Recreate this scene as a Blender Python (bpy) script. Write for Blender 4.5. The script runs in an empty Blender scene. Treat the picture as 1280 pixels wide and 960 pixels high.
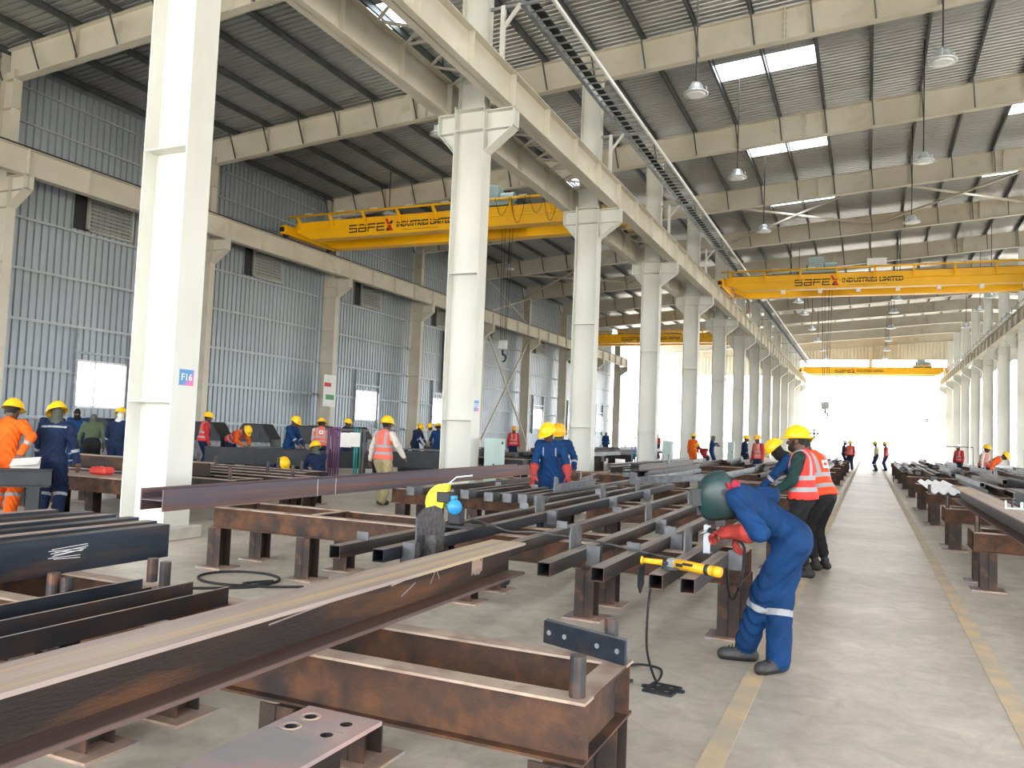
import bpy, bmesh, math, random
import numpy as np
from mathutils import Vector, Matrix, Euler
random.seed(7)
ORD = ('first', 'second', 'third', 'fourth', 'fifth', 'sixth', 'seventh', 'eighth', 'ninth', 'tenth', 'eleventh', 'twelfth', 'thirteenth', 'fourteenth')
SC = bpy.context.scene
COL = SC.collection
PI = math.pi

# ------------------------------------------------------------------ camera
CAM_H = 1.58
F_PX, YAW, PITCH, ROLL = 1008.4, -0.41772, 0.05713, 0.03961
def camera_basis():
    fw = Vector((math.sin(YAW)*math.cos(PITCH), math.cos(YAW)*math.cos(PITCH), math.sin(PITCH)))
    rt = Vector((math.cos(YAW), -math.sin(YAW), 0.0))
    up = rt.cross(fw)
    r2 = rt*math.cos(ROLL) + up*math.sin(ROLL)
    u2 = -rt*math.sin(ROLL) + up*math.cos(ROLL)
    return r2, u2, fw
R2, U2, FW = camera_basis()
cam_data = bpy.data.cameras.new('camera')
cam_data.sensor_fit = 'HORIZONTAL'
cam_data.sensor_width = 36.0
cam_data.lens = F_PX/1280.0*36.0
cam_data.clip_start = 0.05
cam_data.clip_end = 2000.0
cam = bpy.data.objects.new('camera', cam_data)
COL.objects.link(cam)
m = Matrix((R2, U2, -FW)).transposed().to_4x4()
m.translation = Vector((0, 0, CAM_H))
cam.matrix_world = m
SC.camera = cam

# ------------------------------------------------------------------ world, sun, exposure
world = bpy.data.worlds.new('world')
SC.world = world
world.use_nodes = True
wn = world.node_tree
wn.nodes['Background'].inputs['Color'].default_value = (0.975, 0.98, 1.0, 1)
wn.nodes['Background'].inputs['Strength'].default_value = 1.0
sun_data = bpy.data.lights.new('sun', 'SUN')
sun_data.energy = 1.0
sun_data.angle = math.radians(50)
sun_data.color = (1.0, 0.95, 0.87)
sun = bpy.data.objects.new('sun', sun_data)
COL.objects.link(sun)
sun.rotation_euler = (math.radians(32), math.radians(30), 0)
SC.view_settings.view_transform = 'Standard'
SC.view_settings.look = 'None'
SC.view_settings.exposure = 3.28
SC.view_settings.gamma = 1.0
SC.view_settings.use_curve_mapping = False
try:
    SC.cycles.max_bounces = 8
    SC.cycles.diffuse_bounces = 5
    SC.cycles.glossy_bounces = 3
    SC.cycles.transparent_max_bounces = 8
    SC.cycles.use_denoising = True
    SC.cycles.sample_clamp_indirect = 8.0
    SC.cycles.caustics_reflective = False
    SC.cycles.caustics_refractive = False
except Exception:
    pass

# ------------------------------------------------------------------ pixel helpers (1280 x 960 frame)
def ray(px, py):
    return (FW*F_PX + R2*(px-640) - U2*(py-480)).normalized()
def at_z(px, py, z=0.0):
    d = ray(px, py); return Vector((0, 0, CAM_H)) + d*((z-CAM_H)/d.z)
def at_x(px, py, x):
    d = ray(px, py); return Vector((0, 0, CAM_H)) + d*(x/d.x)
def at_y(px, py, y):
    d = ray(px, py); return Vector((0, 0, CAM_H)) + d*(y/d.y)

# ------------------------------------------------------------------ materials
MATS = {}
def lin(c):
    return tuple(((v/12.92) if v <= 0.04045 else ((v+0.055)/1.055)**2.4) for v in c)
def hexc(h):
    return lin(tuple(int(h[i:i+2], 16)/255 for i in (0, 2, 4)))
def mat(name, col, col2=None, rough=0.6, metal=0.0, scale=3.0, detail=4.0, bump=0.0, bump_scale=None,
        stretch=(1, 1, 1), lo=0.35, hi=0.65, spec=0.5, col3=None, scale3=None, lo3=0.55, hi3=0.7, rough2=None):
    """Principled material: colour noise between col and col2, optional third patchy colour, optional bump."""
    if name in MATS:
        return MATS[name]
    m_ = bpy.data.materials.new(name); m_.use_nodes = True
    nt = m_.node_tree; n = nt.nodes; l = nt.links
    b = n['Principled BSDF']
    b.inputs['Roughness'].default_value = rough
    b.inputs['Metallic'].default_value = metal
    b.inputs['Specular IOR Level'].default_value = spec
    c1 = hexc(col) if isinstance(col, str) else col
    b.inputs['Base Color'].default_value = (*c1, 1)
    if col2 or bump or col3:
        tc = n.new('ShaderNodeTexCoord')
        mp = n.new('ShaderNodeMapping'); mp.inputs['Scale'].default_value = stretch
        l.new(tc.outputs['Object'], mp.inputs['Vector'])
    cur = None
    if col2:
        c2 = hexc(col2) if isinstance(col2, str) else col2
        nz = n.new('ShaderNodeTexNoise'); nz.inputs['Scale'].default_value = scale; nz.inputs['Detail'].default_value = detail
        l.new(mp.outputs['Vector'], nz.inputs['Vector'])
        rp = n.new('ShaderNodeValToRGB'); rp.color_ramp.elements[0].position = lo; rp.color_ramp.elements[1].position = hi
        rp.color_ramp.elements[0].color = (*c1, 1); rp.color_ramp.elements[1].color = (*c2, 1)
        l.new(nz.outputs['Fac'], rp.inputs['Fac'])
        cur = rp.outputs['Color']
        if rough2 is not None:
            mr = n.new('ShaderNodeMapRange'); mr.inputs['From Min'].default_value = lo; mr.inputs['From Max'].default_value = hi
            mr.inputs['To Min'].default_value = rough; mr.inputs['To Max'].default_value = rough2
            l.new(nz.outputs['Fac'], mr.inputs['Value']); l.new(mr.outputs['Result'], b.inputs['Roughness'])
    if col3:
        c3 = hexc(col3) if isinstance(col3, str) else col3
        nz3 = n.new('ShaderNodeTexNoise'); nz3.inputs['Scale'].default_value = scale3 or scale*0.37; nz3.inputs['Detail'].default_value = 6
        mp3 = n.new('ShaderNodeMapping'); mp3.inputs['Location'].default_value = (3.1, 7.7, 1.3); mp3.inputs['Scale'].default_value = stretch
        l.new(tc.outputs['Object'], mp3.inputs['Vector']); l.new(mp3.outputs['Vector'], nz3.inputs['Vector'])
        r3 = n.new('ShaderNodeMapRange'); r3.inputs['From Min'].default_value = lo3; r3.inputs['From Max'].default_value = hi3
        l.new(nz3.outputs['Fac'], r3.inputs['Value'])
        mx = n.new('ShaderNodeMix'); mx.data_type = 'RGBA'
        l.new(r3.outputs['Result'], mx.inputs['Factor'])
        if cur: l.new(cur, mx.inputs[6])
        else: mx.inputs[6].default_value = (*c1, 1)
        mx.inputs[7].default_value = (*c3, 1)
        cur = mx.outputs[2]
    if cur:
        l.new(cur, b.inputs['Base Color'])
    if bump:
        nb = n.new('ShaderNodeTexNoise'); nb.inputs['Scale'].default_value = bump_scale or scale*6; nb.inputs['Detail'].default_value = 5
        l.new(mp.outputs['Vector'], nb.inputs['Vector'])
        bp = n.new('ShaderNodeBump'); bp.inputs['Strength'].default_value = bump; bp.inputs['Distance'].default_value = 0.02
        l.new(nb.outputs['Fac'], bp.inputs['Height']); l.new(bp.outputs['Normal'], b.inputs['Normal'])
    MATS[name] = m_
    return m_

M_CREAM = mat('cream_paint', 'd6d8d2', 'cccdc5', rough=0.55, scale=1.2, col3='b9b09a', scale3=2.2, lo3=0.62, hi3=0.85, stretch=(1, 1, 0.35))
M_CREAM2 = mat('beam_paint', 'cdc9bb', 'c0bbab', rough=0.6, scale=0.6, col3='a8a190', scale3=1.4, lo3=0.6, hi3=0.85)
M_SHEET = mat('wall_sheet', 'aeb8bf', '9fa9b1', rough=0.42, metal=0.35, scale=0.35, stretch=(1, 1, 0.3))
M_ROOF = mat('roof_sheet', 'a9abab', '969999', rough=0.33, metal=0.5, scale=0.3)
M_GALV = mat('galvanised', 'a9b0b4', '8c9498', rough=0.38, metal=0.6, scale=4)
M_GIRT = mat('girt_zinc', 'bcc4c8', 'a9b1b6', rough=0.5, metal=0.2, scale=3)
M_LOUVRE = mat('louvre_zinc', 'c2c5c0', 'b2b6b1', rough=0.5, metal=0.15, scale=3)
M_LEGDK = mat('dark_leg_steel', '2c2624', '42322a', rough=0.65, metal=0.2, scale=5, bump=0.2, bump_scale=60, col3='6b4630', scale3=4.0, lo3=0.56, hi3=0.7)
M_PURLIN = mat('purlin_zinc', '5c6263', '4d5354', rough=0.45, metal=0.5, scale=2)
M_YELLOW = mat('crane_yellow', 'f8bf00', 'f2b400', rough=0.42, scale=0.8, col3='a87418', scale3=1.5, lo3=0.66, hi3=0.9)
M_RUST = mat('rusty_steel', '4a3428', '67452d', rough=0.75, metal=0.1, scale=9, detail=8, bump=0.25, bump_scale=60, col3='2b2322', scale3=4.5, lo3=0.40, hi3=0.62, rough2=0.8)
M_RUSTLT = mat('pale_rust_steel', '9a8070', 'b39a88', rough=0.6, metal=0.2, scale=3, stretch=(6, 0.5, 6), bump=0.12, bump_scale=50, col3='8a8890', scale3=2.5, lo3=0.45, hi3=0.62)  # paler rust tone; on flange tops it carries dust and overhead light
M_SCALE = mat('mill_scale_steel', '33363c', '443c3c', rough=0.42, metal=0.45, scale=4, bump=0.1, bump_scale=50, col3='553d30', scale3=3.5, lo3=0.55, hi3=0.72)
M_BLUESTEEL = mat('blue_black_steel', '242b36', '2f3843', rough=0.36, metal=0.5, scale=5, stretch=(3, 0.4, 3), col3='4a3d38', scale3=3.0, lo3=0.56, hi3=0.7)
M_TUBE = mat('tube_steel', '36363a', '4a4543', rough=0.42, metal=0.5, scale=3, stretch=(4, 0.5, 4), col3='6a4c3e', scale3=3.0, lo3=0.5, hi3=0.68)
M_DUSTLITTOP = mat('dusty_lit_flange_top', 'a08d80', 'b5a292', rough=0.62, metal=0.1, scale=5, detail=7, bump=0.1, bump_scale=50, col3='846c5e', scale3=6, lo3=0.5, hi3=0.68)  # paler rail tops: dust plus overhead light mixed into the tone
M_PLATE = mat('grey_plate_steel', '55585b', '6c6f72', rough=0.42, metal=0.55, scale=9, col3='4d4845', scale3=7, lo3=0.55, hi3=0.7)
M_DARK = mat('dark_metal', '2a2c2f', rough=0.5, metal=0.3)
M_BLACK = mat('black_rubber', '16171a', rough=0.7)
M_WHITE = mat('white_paint', 'eceeee', rough=0.5)
M_GREENBOX = mat('cabinet_green', 'a7bcb6', '9db2ad', rough=0.5, scale=2)
M_PALE = mat('pale_grey_green_machine', '93a6a4', rough=0.5)
M_RED = mat('red_paint', 'c02a2c', rough=0.5)

# ------------------------------------------------------------------ mesh helpers
class MB:
    """collects shapes in one mesh"""
    def __init__(s): s.v = []; s.f = []
    def add(s, vs, fs):
        o = len(s.v); s.v += [tuple(v) for v in vs]; s.f += [tuple(i+o for i in f) for f in fs]
        return s
    def box(s, x0, x1, y0, y1, z0, z1):
        vs = [(x0,y0,z0),(x1,y0,z0),(x1,y1,z0),(x0,y1,z0),(x0,y0,z1),(x1,y0,z1),(x1,y1,z1),(x0,y1,z1)]
        return s.add(vs, [(0,3,2,1),(4,5,6,7),(0,1,5,4),(1,2,6,5),(2,3,7,6),(3,0,4,7)])
    def bar(s, a, b, w, h=None, up=(0,0,1)):
        """rectangular bar between two points"""
        a = Vector(a); b = Vector(b); h = h or w
        d = (b-a).normalized(); u = Vector(up)
        if abs(d.dot(u)) > 0.98: u = Vector((0,1,0))
        x = d.cross(u).normalized()*w/2; z = x.cross(d).normalized()*h/2
        vs = [a-x-z, a+x-z, a+x+z, a-x+z, b-x-z, b+x-z, b+x+z, b-x+z]
        return s.add(vs, [(0,1,2,3),(7,6,5,4),(0,4,5,1),(1,5,6,2),(2,6,7,3),(3,7,4,0)])
    def tube(s, pts, r, n=8, close=False):
        pts = [Vector(p) for p in pts]; rings = []
        k = len(pts)
        for i, p in enumerate(pts):
            t = (pts[min(i+1,k-1)]-pts[max(i-1,0)]).normalized()
            u = Vector((0,0,1)) if abs(t.z) < 0.95 else Vector((1,0,0))
            x = t.cross(u).normalized(); y = x.cross(t)
            rr = r[i] if isinstance(r, (list, tuple)) else r
            rings.append([p + x*(math.cos(2*PI*j/n)*rr) + y*(math.sin(2*PI*j/n)*rr) for j in range(n)])
        vs = [v for rg in rings for v in rg]; fs = []
        for i in range(k-1):
            for j in range(n):
                fs.append((i*n+j, i*n+(j+1)%n, (i+1)*n+(j+1)%n, (i+1)*n+j))
        fs.append(tuple(range(n-1,-1,-1))); fs.append(tuple((k-1)*n+j for j in range(n)))
        return s.add(vs, fs)
    def lathe(s, prof, n=16, c=(0,0,0), close=True):
        """prof: list of (r,z)"""
        cx, cy, cz = c; vs = []; fs = []
        for r, z in prof:
            vs += [(cx+r*math.cos(2*PI*j/n), cy+r*math.sin(2*PI*j/n), cz+z) for j in range(n)]
        for i in range(len(prof)-1):
            for j in range(n):
                fs.append((i*n+j, i*n+(j+1)%n, (i+1)*n+(j+1)%n, (i+1)*n+j))
        if close:
            fs.append(tuple(range(n-1,-1,-1))); fs.append(tuple((len(prof)-1)*n+j for j in range(n)))
        return s.add(vs, fs)
    def prism(s, poly, a, b, axis='y'):
        """poly: 2D outline, extruded a..b along the axis. axis y: (x,z); x: (y,z); z: (x,y)"""
        n = len(poly)
        def P(p, t):
            return {'y': (p[0], t, p[1]), 'x': (t, p[0], p[1]), 'z': (p[0], p[1], t)}[axis]
        vs = [P(p, a) for p in poly] + [P(p, b) for p in poly]
        fs = [tuple(range(n)), tuple(range(2*n-1, n-1, -1))]
        for i in range(n):
            fs.append((i, n+i, n+(i+1)%n, (i+1)%n))
        return s.add(vs, fs)
    def xf(s, M_, start=0):
        s.v = s.v[:start] + [tuple(M_ @ Vector(v)) for v in s.v[start:]]
        return s
    def build(s, name, material, parent=None, smooth=False, fix=True, bevel=0.0):
        me = bpy.data.meshes.new(name)
        me.from_pydata(s.v, [], s.f)
        if fix:
            bm = bmesh.new(); bm.from_mesh(me)
            bmesh.ops.recalc_face_normals(bm, faces=bm.faces)
            if bevel:
                bmesh.ops.bevel(bm, geom=list(bm.edges), offset=bevel, segments=1, affect='EDGES', clamp_overlap=True)
            bm.to_mesh(me); bm.free()
        for mm in (material if isinstance(material, (list, tuple)) else [material]):
            me.materials.append(mm)
        if smooth:
            me.polygons.foreach_set('use_smooth', [True]*len(me.polygons))
        o = bpy.data.objects.new(name, me)
        COL.objects.link(o)
        if parent is not None: o.parent = parent
        return o

def tag(o, label=None, cat=None, group=None, kind=None):
    if label: o['label'] = label
    if cat: o['category'] = cat
    if group: o['group'] = group
    if kind: o['kind'] = kind
    return o
def thing(name, label, cat, loc=(0,0,0), rz=0.0, group=None, rot=None):
    o = bpy.data.objects.new(name, None); COL.objects.link(o)
    o.empty_display_size = 0.1
    o.location = loc; o.rotation_euler = rot if rot else (0, 0, rz)
    return tag(o, label, cat, group)
def dup(root, loc, rz=None, label=None, group=None, rot=None, scale=None):
    r = root.copy(); COL.objects.link(r); r.location = loc
    if rz is not None: r.rotation_euler = (0, 0, rz)
    if rot is not None: r.rotation_euler = rot
    if scale is not None: r.scale = scale
    if label: r['label'] = label
    if group: r['group'] = group
    for ch in list(root.children):
        c = ch.copy(); COL.objects.link(c); c.parent = r
        for g in list(ch.children):
            d = g.copy(); COL.objects.link(d); d.parent = c
    return r

# profiles in the (x,z) plane, base at z=0, centred on x=0
def prof_i(w, h, tw, tf):
    a = w/2; t = tw/2
    return [(-a,0),(a,0),(a,tf),(t,tf),(t,h-tf),(a,h-tf),(a,h),(-a,h),(-a,h-tf),(-t,h-tf),(-t,tf),(-a,tf)]
def prof_c(w, h, tw, tf):
    return [(0,0),(w,0),(w,tf),(tw,tf),(tw,h-tf),(w,h-tf),(w,h),(0,h)]
def prof_l(w, h, t):
    return [(0,0),(w,0),(w,t),(t,t),(t,h),(0,h)]
def dust_lit_top(o, m_):
    """paler upward faces of a bar: dust and overhead light in the colour"""
    o.data.materials.append(m_)
    zm = max(v.co.z for v in o.data.vertices)
    for p in o.data.polygons:
        if all(abs(o.data.vertices[i].co.z-zm) < 1e-5 for i in p.vertices) and len(p.vertices) == 4: p.material_index = len(o.data.materials)-1
    return o
def hollow(mb, w, h, t, y0, y1, x=0.0, z=0.0):
    """square tube open at both ends, real wall thickness"""
    a = w/2
    o = [(-a,0),(a,0),(a,h),(-a,h)]; i = [(-a+t,t),(a-t,t),(a-t,h-t),(-a+t,h-t)]
    vs = [(x+p[0],y0,z+p[1]) for p in o]+[(x+p[0],y0,z+p[1]) for p in i]+[(x+p[0],y1,z+p[1]) for p in o]+[(x+p[0],y1,z+p[1]) for p in i]
    fs = []
    for k in range(4):
        j = (k+1) % 4
        fs += [(k,j,8+j,8+k), (4+j,4+k,12+k,12+j), (k,4+k,4+j,j), (8+k,8+j,12+j,12+k)]
    return mb.add(vs, fs)
# ================================================================== the building
BAY = 8.6
def GY(k): return 7.92 + BAY*k
Y_BACK, Y_END = -14.0, GY(12)
X_WALL, X_RIDGE, X_RIGHT = -26.0, 8.9, 20.9
RSL = 0.0715
def z_under(x):                      # underside of the roof beams
    return 12.2 + RSL*((x if x < X_RIDGE else 2*X_RIDGE-x)+24.4)
BEAM_D = 1.0
def z_roof(x): return z_under(x) + BEAM_D + 0.22

# ---- floor
def floor_material():
    m_ = bpy.data.materials.new('concrete_floor'); m_.use_nodes = True
    nt = m_.node_tree; n = nt.nodes; l = nt.links; b = n['Principled BSDF']
    tc = n.new('ShaderNodeTexCoord')
    n1 = n.new('ShaderNodeTexNoise'); n1.inputs['Scale'].default_value = 0.55; n1.inputs['Detail'].default_value = 8; n1.inputs['Roughness'].default_value = 0.62
    n2 = n.new('ShaderNodeTexNoise'); n2.inputs['Scale'].default_value = 5.0; n2.inputs['Detail'].default_value = 9; n2.inputs['Roughness'].default_value = 0.7; n2.inputs['Distortion'].default_value = 0.8
    n3 = n.new('ShaderNodeTexNoise'); n3.inputs['Scale'].default_value = 0.22; n3.inputs['Detail'].default_value = 3
    for q in (n1, n2, n3): l.new(tc.outputs['Object'], q.inputs['Vector'])
    r1 = n.new('ShaderNodeValToRGB'); e = r1.color_ramp.elements
    e[0].position = 0.3; e[0].color = (*hexc('aea597'), 1); e[1].position = 0.7; e[1].color = (*hexc('dcd3c5'), 1)
    l.new(n1.outputs['Fac'], r1.inputs['Fac'])
    r2 = n.new('ShaderNodeMapRange'); r2.inputs['From Min'].default_value = 0.3; r2.inputs['From Max'].default_value = 0.7; r2.inputs['To Min'].default_value = 0.70; r2.inputs['To Max'].default_value = 1.08
    l.new(n2.outputs['Fac'], r2.inputs['Value'])
    mul = n.new('ShaderNodeMix'); mul.data_type = 'RGBA'; mul.blend_type = 'MULTIPLY'; mul.inputs['Factor'].default_value = 1.0
    l.new(r1.outputs['Color'], mul.inputs[6]); l.new(r2.outputs['Result'], mul.inputs[7])
    st = n.new('ShaderNodeMapRange'); st.inputs['From Min'].default_value = 0.58; st.inputs['From Max'].default_value = 0.75; st.inputs['To Max'].default_value = 0.45
    l.new(n3.outputs['Fac'], st.inputs['Value'])
    mx = n.new('ShaderNodeMix'); mx.data_type = 'RGBA'
    l.new(st.outputs['Result'], mx.inputs['Factor']); l.new(mul.outputs[2], mx.inputs[6]); mx.inputs[7].default_value = (*hexc('8f887c'), 1)
    l.new(mx.outputs[2], b.inputs['Base Color'])
    b.inputs['Roughness'].default_value = 0.42; b.inputs['Specular IOR Level'].default_value = 0.5
    bp = n.new('ShaderNodeBump'); bp.inputs['Strength'].default_value = 0.12; bp.inputs['Distance'].default_value = 0.01
    l.new(n2.outputs['Fac'], bp.inputs['Height']); l.new(bp.outputs['Normal'], b.inputs['Normal'])
    return m_
M_FLOOR = floor_material()
floor = MB().box(-27, 45, Y_BACK, Y_END+2, -0.25, 0.0).build('floor', M_FLOOR)
tag(floor, 'grey beige stained concrete floor of the workshop', 'floor', kind='structure')
M_LINE = mat('worn_yellow_line', 'd3b98f', 'c4b094', rough=0.7, scale=6, detail=8, col3='b3a998', scale3=3, lo3=0.42, hi3=0.6)
for i, (x0, x1) in enumerate(((-0.74, -0.62), (0.78, 0.90))):
    o = MB().box(x0, x1, 1.0, 100, 0.0005, 0.003).build('trim_%d' % (i+1), M_LINE)
    tag(o, ('worn yellow painted aisle line beside the bent welder' if i == 0 else 'worn yellow painted aisle line beside the dark steel stock supports'), 'floor line', kind='structure')
M_OUT = mat('outside_ground', 'd9d2c4', 'cfc6b4', rough=0.9, scale=0.1)
o = MB().box(-300, 320, Y_END+2, 700, -0.35, -0.02).box(-300, -27, Y_BACK, Y_END+2, -0.35, -0.02).box(45, 320, Y_BACK, Y_END+2, -0.35, -0.02).box(-300, 320, -150, Y_BACK, -0.35, -0.02).build('ground_outside', M_OUT)
tag(o, 'bright pale yard ground outside the open end of the hall', 'ground', kind='structure')

# ---- roof: ribbed sheets, purlins, skylights
ceiling = bpy.data.objects.new('ceiling', None); COL.objects.link(ceiling)
tag(ceiling, 'ribbed grey metal roof with zinc purlins and skylight strips', 'ceiling', kind='structure')
def M_skylight():
    m_ = bpy.data.materials.new('skylight_sheet'); m_.use_nodes = True
    nt = m_.node_tree; n = nt.nodes; l = nt.links
    out = n['Material Output']; tr = n.new('ShaderNodeBsdfTransparent'); tr.inputs['Color'].default_value = (0.9, 0.93, 0.95, 1)
    l.new(tr.outputs['BSDF'], out.inputs['Surface'])
    return m_
M_SKY = M_skylight()
PX0 = -0.06; PSP = 1.71
purl_x = [PX0 + PSP*i for i in range(-15, 6)]
def rib_strip(mb, x0, x1, y0, y1, pitch=0.25):
    """ribbed sheet between x0..x1, ribs run along x"""
    n = max(1, int(round((y1-y0)/pitch))); p = (y1-y0)/n
    ys = []; 
    for i in range(n):
        a = y0+i*p
        ys += [(a, 0.0), (a+0.62*p, 0.0), (a+0.70*p, 0.045), (a+0.92*p, 0.045)]
    ys.append((y1, 0.0))
    xs = [x0, x1] if not (x0 < X_RIDGE < x1) else [x0, X_RIDGE, x1]
    base = len(mb.v); vs = []; fs = []
    for x in xs:
        for y, dz in ys: vs.append((x, y, z_roof(x)+dz))
    k = len(ys)
    for a in range(len(xs)-1):
        for j in range(k-1): fs.append((a*k+j, (a+1)*k+j, (a+1)*k+j+1, a*k+j+1))
    mb.add(vs, fs)
sky_cols = [(-15.45, -12.03), (-5.19, -1.77), (5.07, 8.49)]
for k in range(-3, 12):
    ya, yb = GY(k)+BAY*0, GY(k+1)
    if k == -3: ya = Y_BACK
    s0, s1 = GY(k)+3.2, GY(k)+4.6          # skylight strip in the middle of the bay
    mb = MB()
    rib_strip(mb, X_WALL-0.3, X_RIGHT, ya, s0); rib_strip(mb, X_WALL-0.3, X_RIGHT, s1, yb)
    cur = X_WALL-0.3
    for a, b in sky_cols + [(15.3, 18.7)]:
        rib_strip(mb, cur, a, s0, s1); cur = b
    rib_strip(mb, cur, X_RIGHT, s0, s1)
    mb.build('roof_sheet', M_ROOF, ceiling, fix=False)
    for a, b in sky_cols + [(15.3, 18.7)]:
        q = MB(); rib_strip(q, a, b, s0, s1); q.build('skylight', M_SKY, ceiling, fix=False)
for x in purl_x:                      # Z-shaped purlins, each one a part
    z = z_roof(x)
    o = MB().prism([(-0.035,-0.02),(0.04,-0.02),(0.04,-0.025),(0.005,-0.025),(0.005,-0.215),(-0.07,-0.215),(-0.07,-0.185),(-0.065,-0.185),(-0.065,-0.21),(0.0,-0.21),(0.0,-0.025),(-0.035,-0.025)], Y_BACK, Y_END, 'y')
    o = o.build('purlin', M_PURLIN, ceiling); o.location = (x, 0, z)

# ---- roof beams on every frame
def roof_beam(k):
    y = GY(k)
    lab = 'cream welded roof beam over the F16 column' if k == 0 else 'cream welded roof beam, %s beyond the F16 column' % ORD[k-1]
    t = thing('roof_beam', lab, 'roof beam', (0, y, 0), group='cream roof beams'); t['kind'] = 'structure'
    x0, x1 = X_WALL+0.55, X_RIDGE+12
    def slab(mb, y0, y1, d0, d1):
        for a, b in ((x0, X_RIDGE), (X_RIDGE, x1)):
            za, zb = z_under(a), z_under(b)
            mb.add([(a,y0,za+d0),(b,y0,zb+d0),(b,y1,zb+d0),(a,y1,za+d0),(a,y0,za+d1),(b,y0,zb+d1),(b,y1,zb+d1),(a,y1,za+d1)],
                   [(0,3,2,1),(4,5,6,7),(0,1,5,4),(1,2,6,5),(2,3,7,6),(3,0,4,7)])
    w = MB(); slab(w, -0.006, 0.006, 0.0, BEAM_D); w.build('web', M_CREAM2, t)
    f1 = MB(); slab(f1, -0.15, 0.15, -0.016, 0.0); f1.build('bottom_flange', M_CREAM2, t)
    f2 = MB(); slab(f2, -0.15, 0.15, BEAM_D-0.016, BEAM_D); f2.build('top_flange', M_CREAM2, t)
    if -1 < k < 9:
        for x in purl_x[::2]:
            if x > 10: continue
            z = z_under(x)
            MB().box(x-0.006, x+0.006, -0.14, 0.14, z, z+BEAM_D-0.016).build('stiffener', M_CREAM2, t)
        for x in purl_x:
            if x > 10: continue
            z = z_under(x)
            MB().bar((x+0.1, -0.12, z+0.03), (x, -0.45, z_roof(x)-0.2), 0.04).build('flange_brace', M_PURLIN, t)
    for x in (-15.0, -2.5+0.0, 5.5):      # bolted splices
        z = z_under(x)
        q = MB()
        q.box(x-0.02, x+0.02, -0.16, 0.16, z-0.03, z+BEAM_D+0.02)
        for i in range(5):
            q.box(x-0.06, x+0.06, -0.11, -0.07, z+0.12+i*0.18, z+0.15+i*0.18)
        q.build('splice_plate', M_CREAM2, t)
for k in range(0, 13): roof_beam(k)

# ---- columns
SIGNS = {}
def i_column(t, xc, depth, fw, z0, z1, name_w='web', name_f='flange', m_=None):
    m_ = m_ or M_CREAM
    a = depth/2
    MB().box(xc-a+0.02, xc+a-0.02, -0.008, 0.008, z0, z1).build(name_w, m_, t)
    for s in (-1, 1):
        MB().box(xc+s*a-0.02 if s > 0 else xc-a, xc+a if s > 0 else xc-a+0.02, -fw/2, fw/2, z0, z1).build(name_f, m_, t)
def bracket(t, x_in, x_out, z_top, m_=None):
    """crane bracket from the column face x_in out to x_out"""
    m_ = m_ or M_CREAM
    MB().prism([(x_in, z_top-0.95), (x_in, z_top), (x_out, z_top), (x_out, z_top-0.42)], -0.012, 0.012, 'y').build('bracket_plate', m_, t)
    a, b = min(x_in, x_out), max(x_in, x_out)
    q = MB().box(a, b, -0.17, 0.17, z_top-0.02, z_top).build('bracket_cap', m_, t)
    s = 1 if x_out > x_in else -1
    MB().add([(x_in,-0.17,z_top-0.95),(x_in,0.17,z_top-0.95),(x_out,0.17,z_top-0.42),(x_out,-0.17,z_top-0.42),
              (x_in,-0.17,z_top-0.97),(x_in,0.17,z_top-0.97),(x_out,0.17,z_top-0.44),(x_out,-0.17,z_top-0.44)],
             [(0,1,2,3),(7,6,5,4),(0,4,5,1),(1,5,6,2),(2,6,7,3),(3,7,4,0)]).build('bracket_flange', m_, t)
    MB().box(min(x_out, x_out-s*0.02), max(x_out, x_out-s*0.02), -0.17, 0.17, z_top-0.44, z_top).build('bracket_end', m_, t)
    MB().box(a, b, -0.15, 0.15, z_top-0.45, z_top-0.43).build('stiffener', m_, t)
Z_RW = 8.95                                # underside of the crane girders
M_CREAM_COL = M_CREAM
def mid_column(k, xc=-8.59, full=True):
    y = GY(k)
    if k == 0 and xc < 0:
        lab, grp = 'big cream steel column with the blue and pink F16 plate', None
    elif xc < 0:
        lab, grp = 'cream steel column carrying crane girders, %s behind the F16 column' % ORD[k-1], 'columns between the two crane bays'
    else:
        lab, grp = 'pale steel column beyond the dense stock, %s of its row from the aisle crane' % ORD[k-3], 'columns on the far side of the aisle bay'
    t = thing('steel_column', lab, 'column', (xc, y, 0), group=grp)
    i_column(t, 0, 0.78, 0.43, 0.0, 9.1)
    i_column(t, 0.0, 0.68, 0.3, 9.1, z_under(xc), 'upper_web', 'upper_flange')
    for z in (1.77, 5.15, 8.52, 9.02):
        MB().box(-0.37, 0.37, -0.2, 0.2, z-0.01, z+0.01).build('stiffener', M_CREAM, t)
    bracket(t, 0.39, 1.1, Z_RW); bracket(t, -0.39, -1.1 if xc > 0 else -0.85, Z_RW)
    if k <= 3:
        MB().box(-0.5, 0.5, -0.34, 0.34, 0.0, 0.16).build('plinth', mat('plinth_concrete', 'c9c4b8', 'b5b0a5', scale=4, rough=0.8), t, bevel=0.01)
    return t
mids = {}
for k in range(0, 13): mids[k] = mid_column(k)
for k in range(3, 13): mid_column(k, 8.95)
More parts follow.
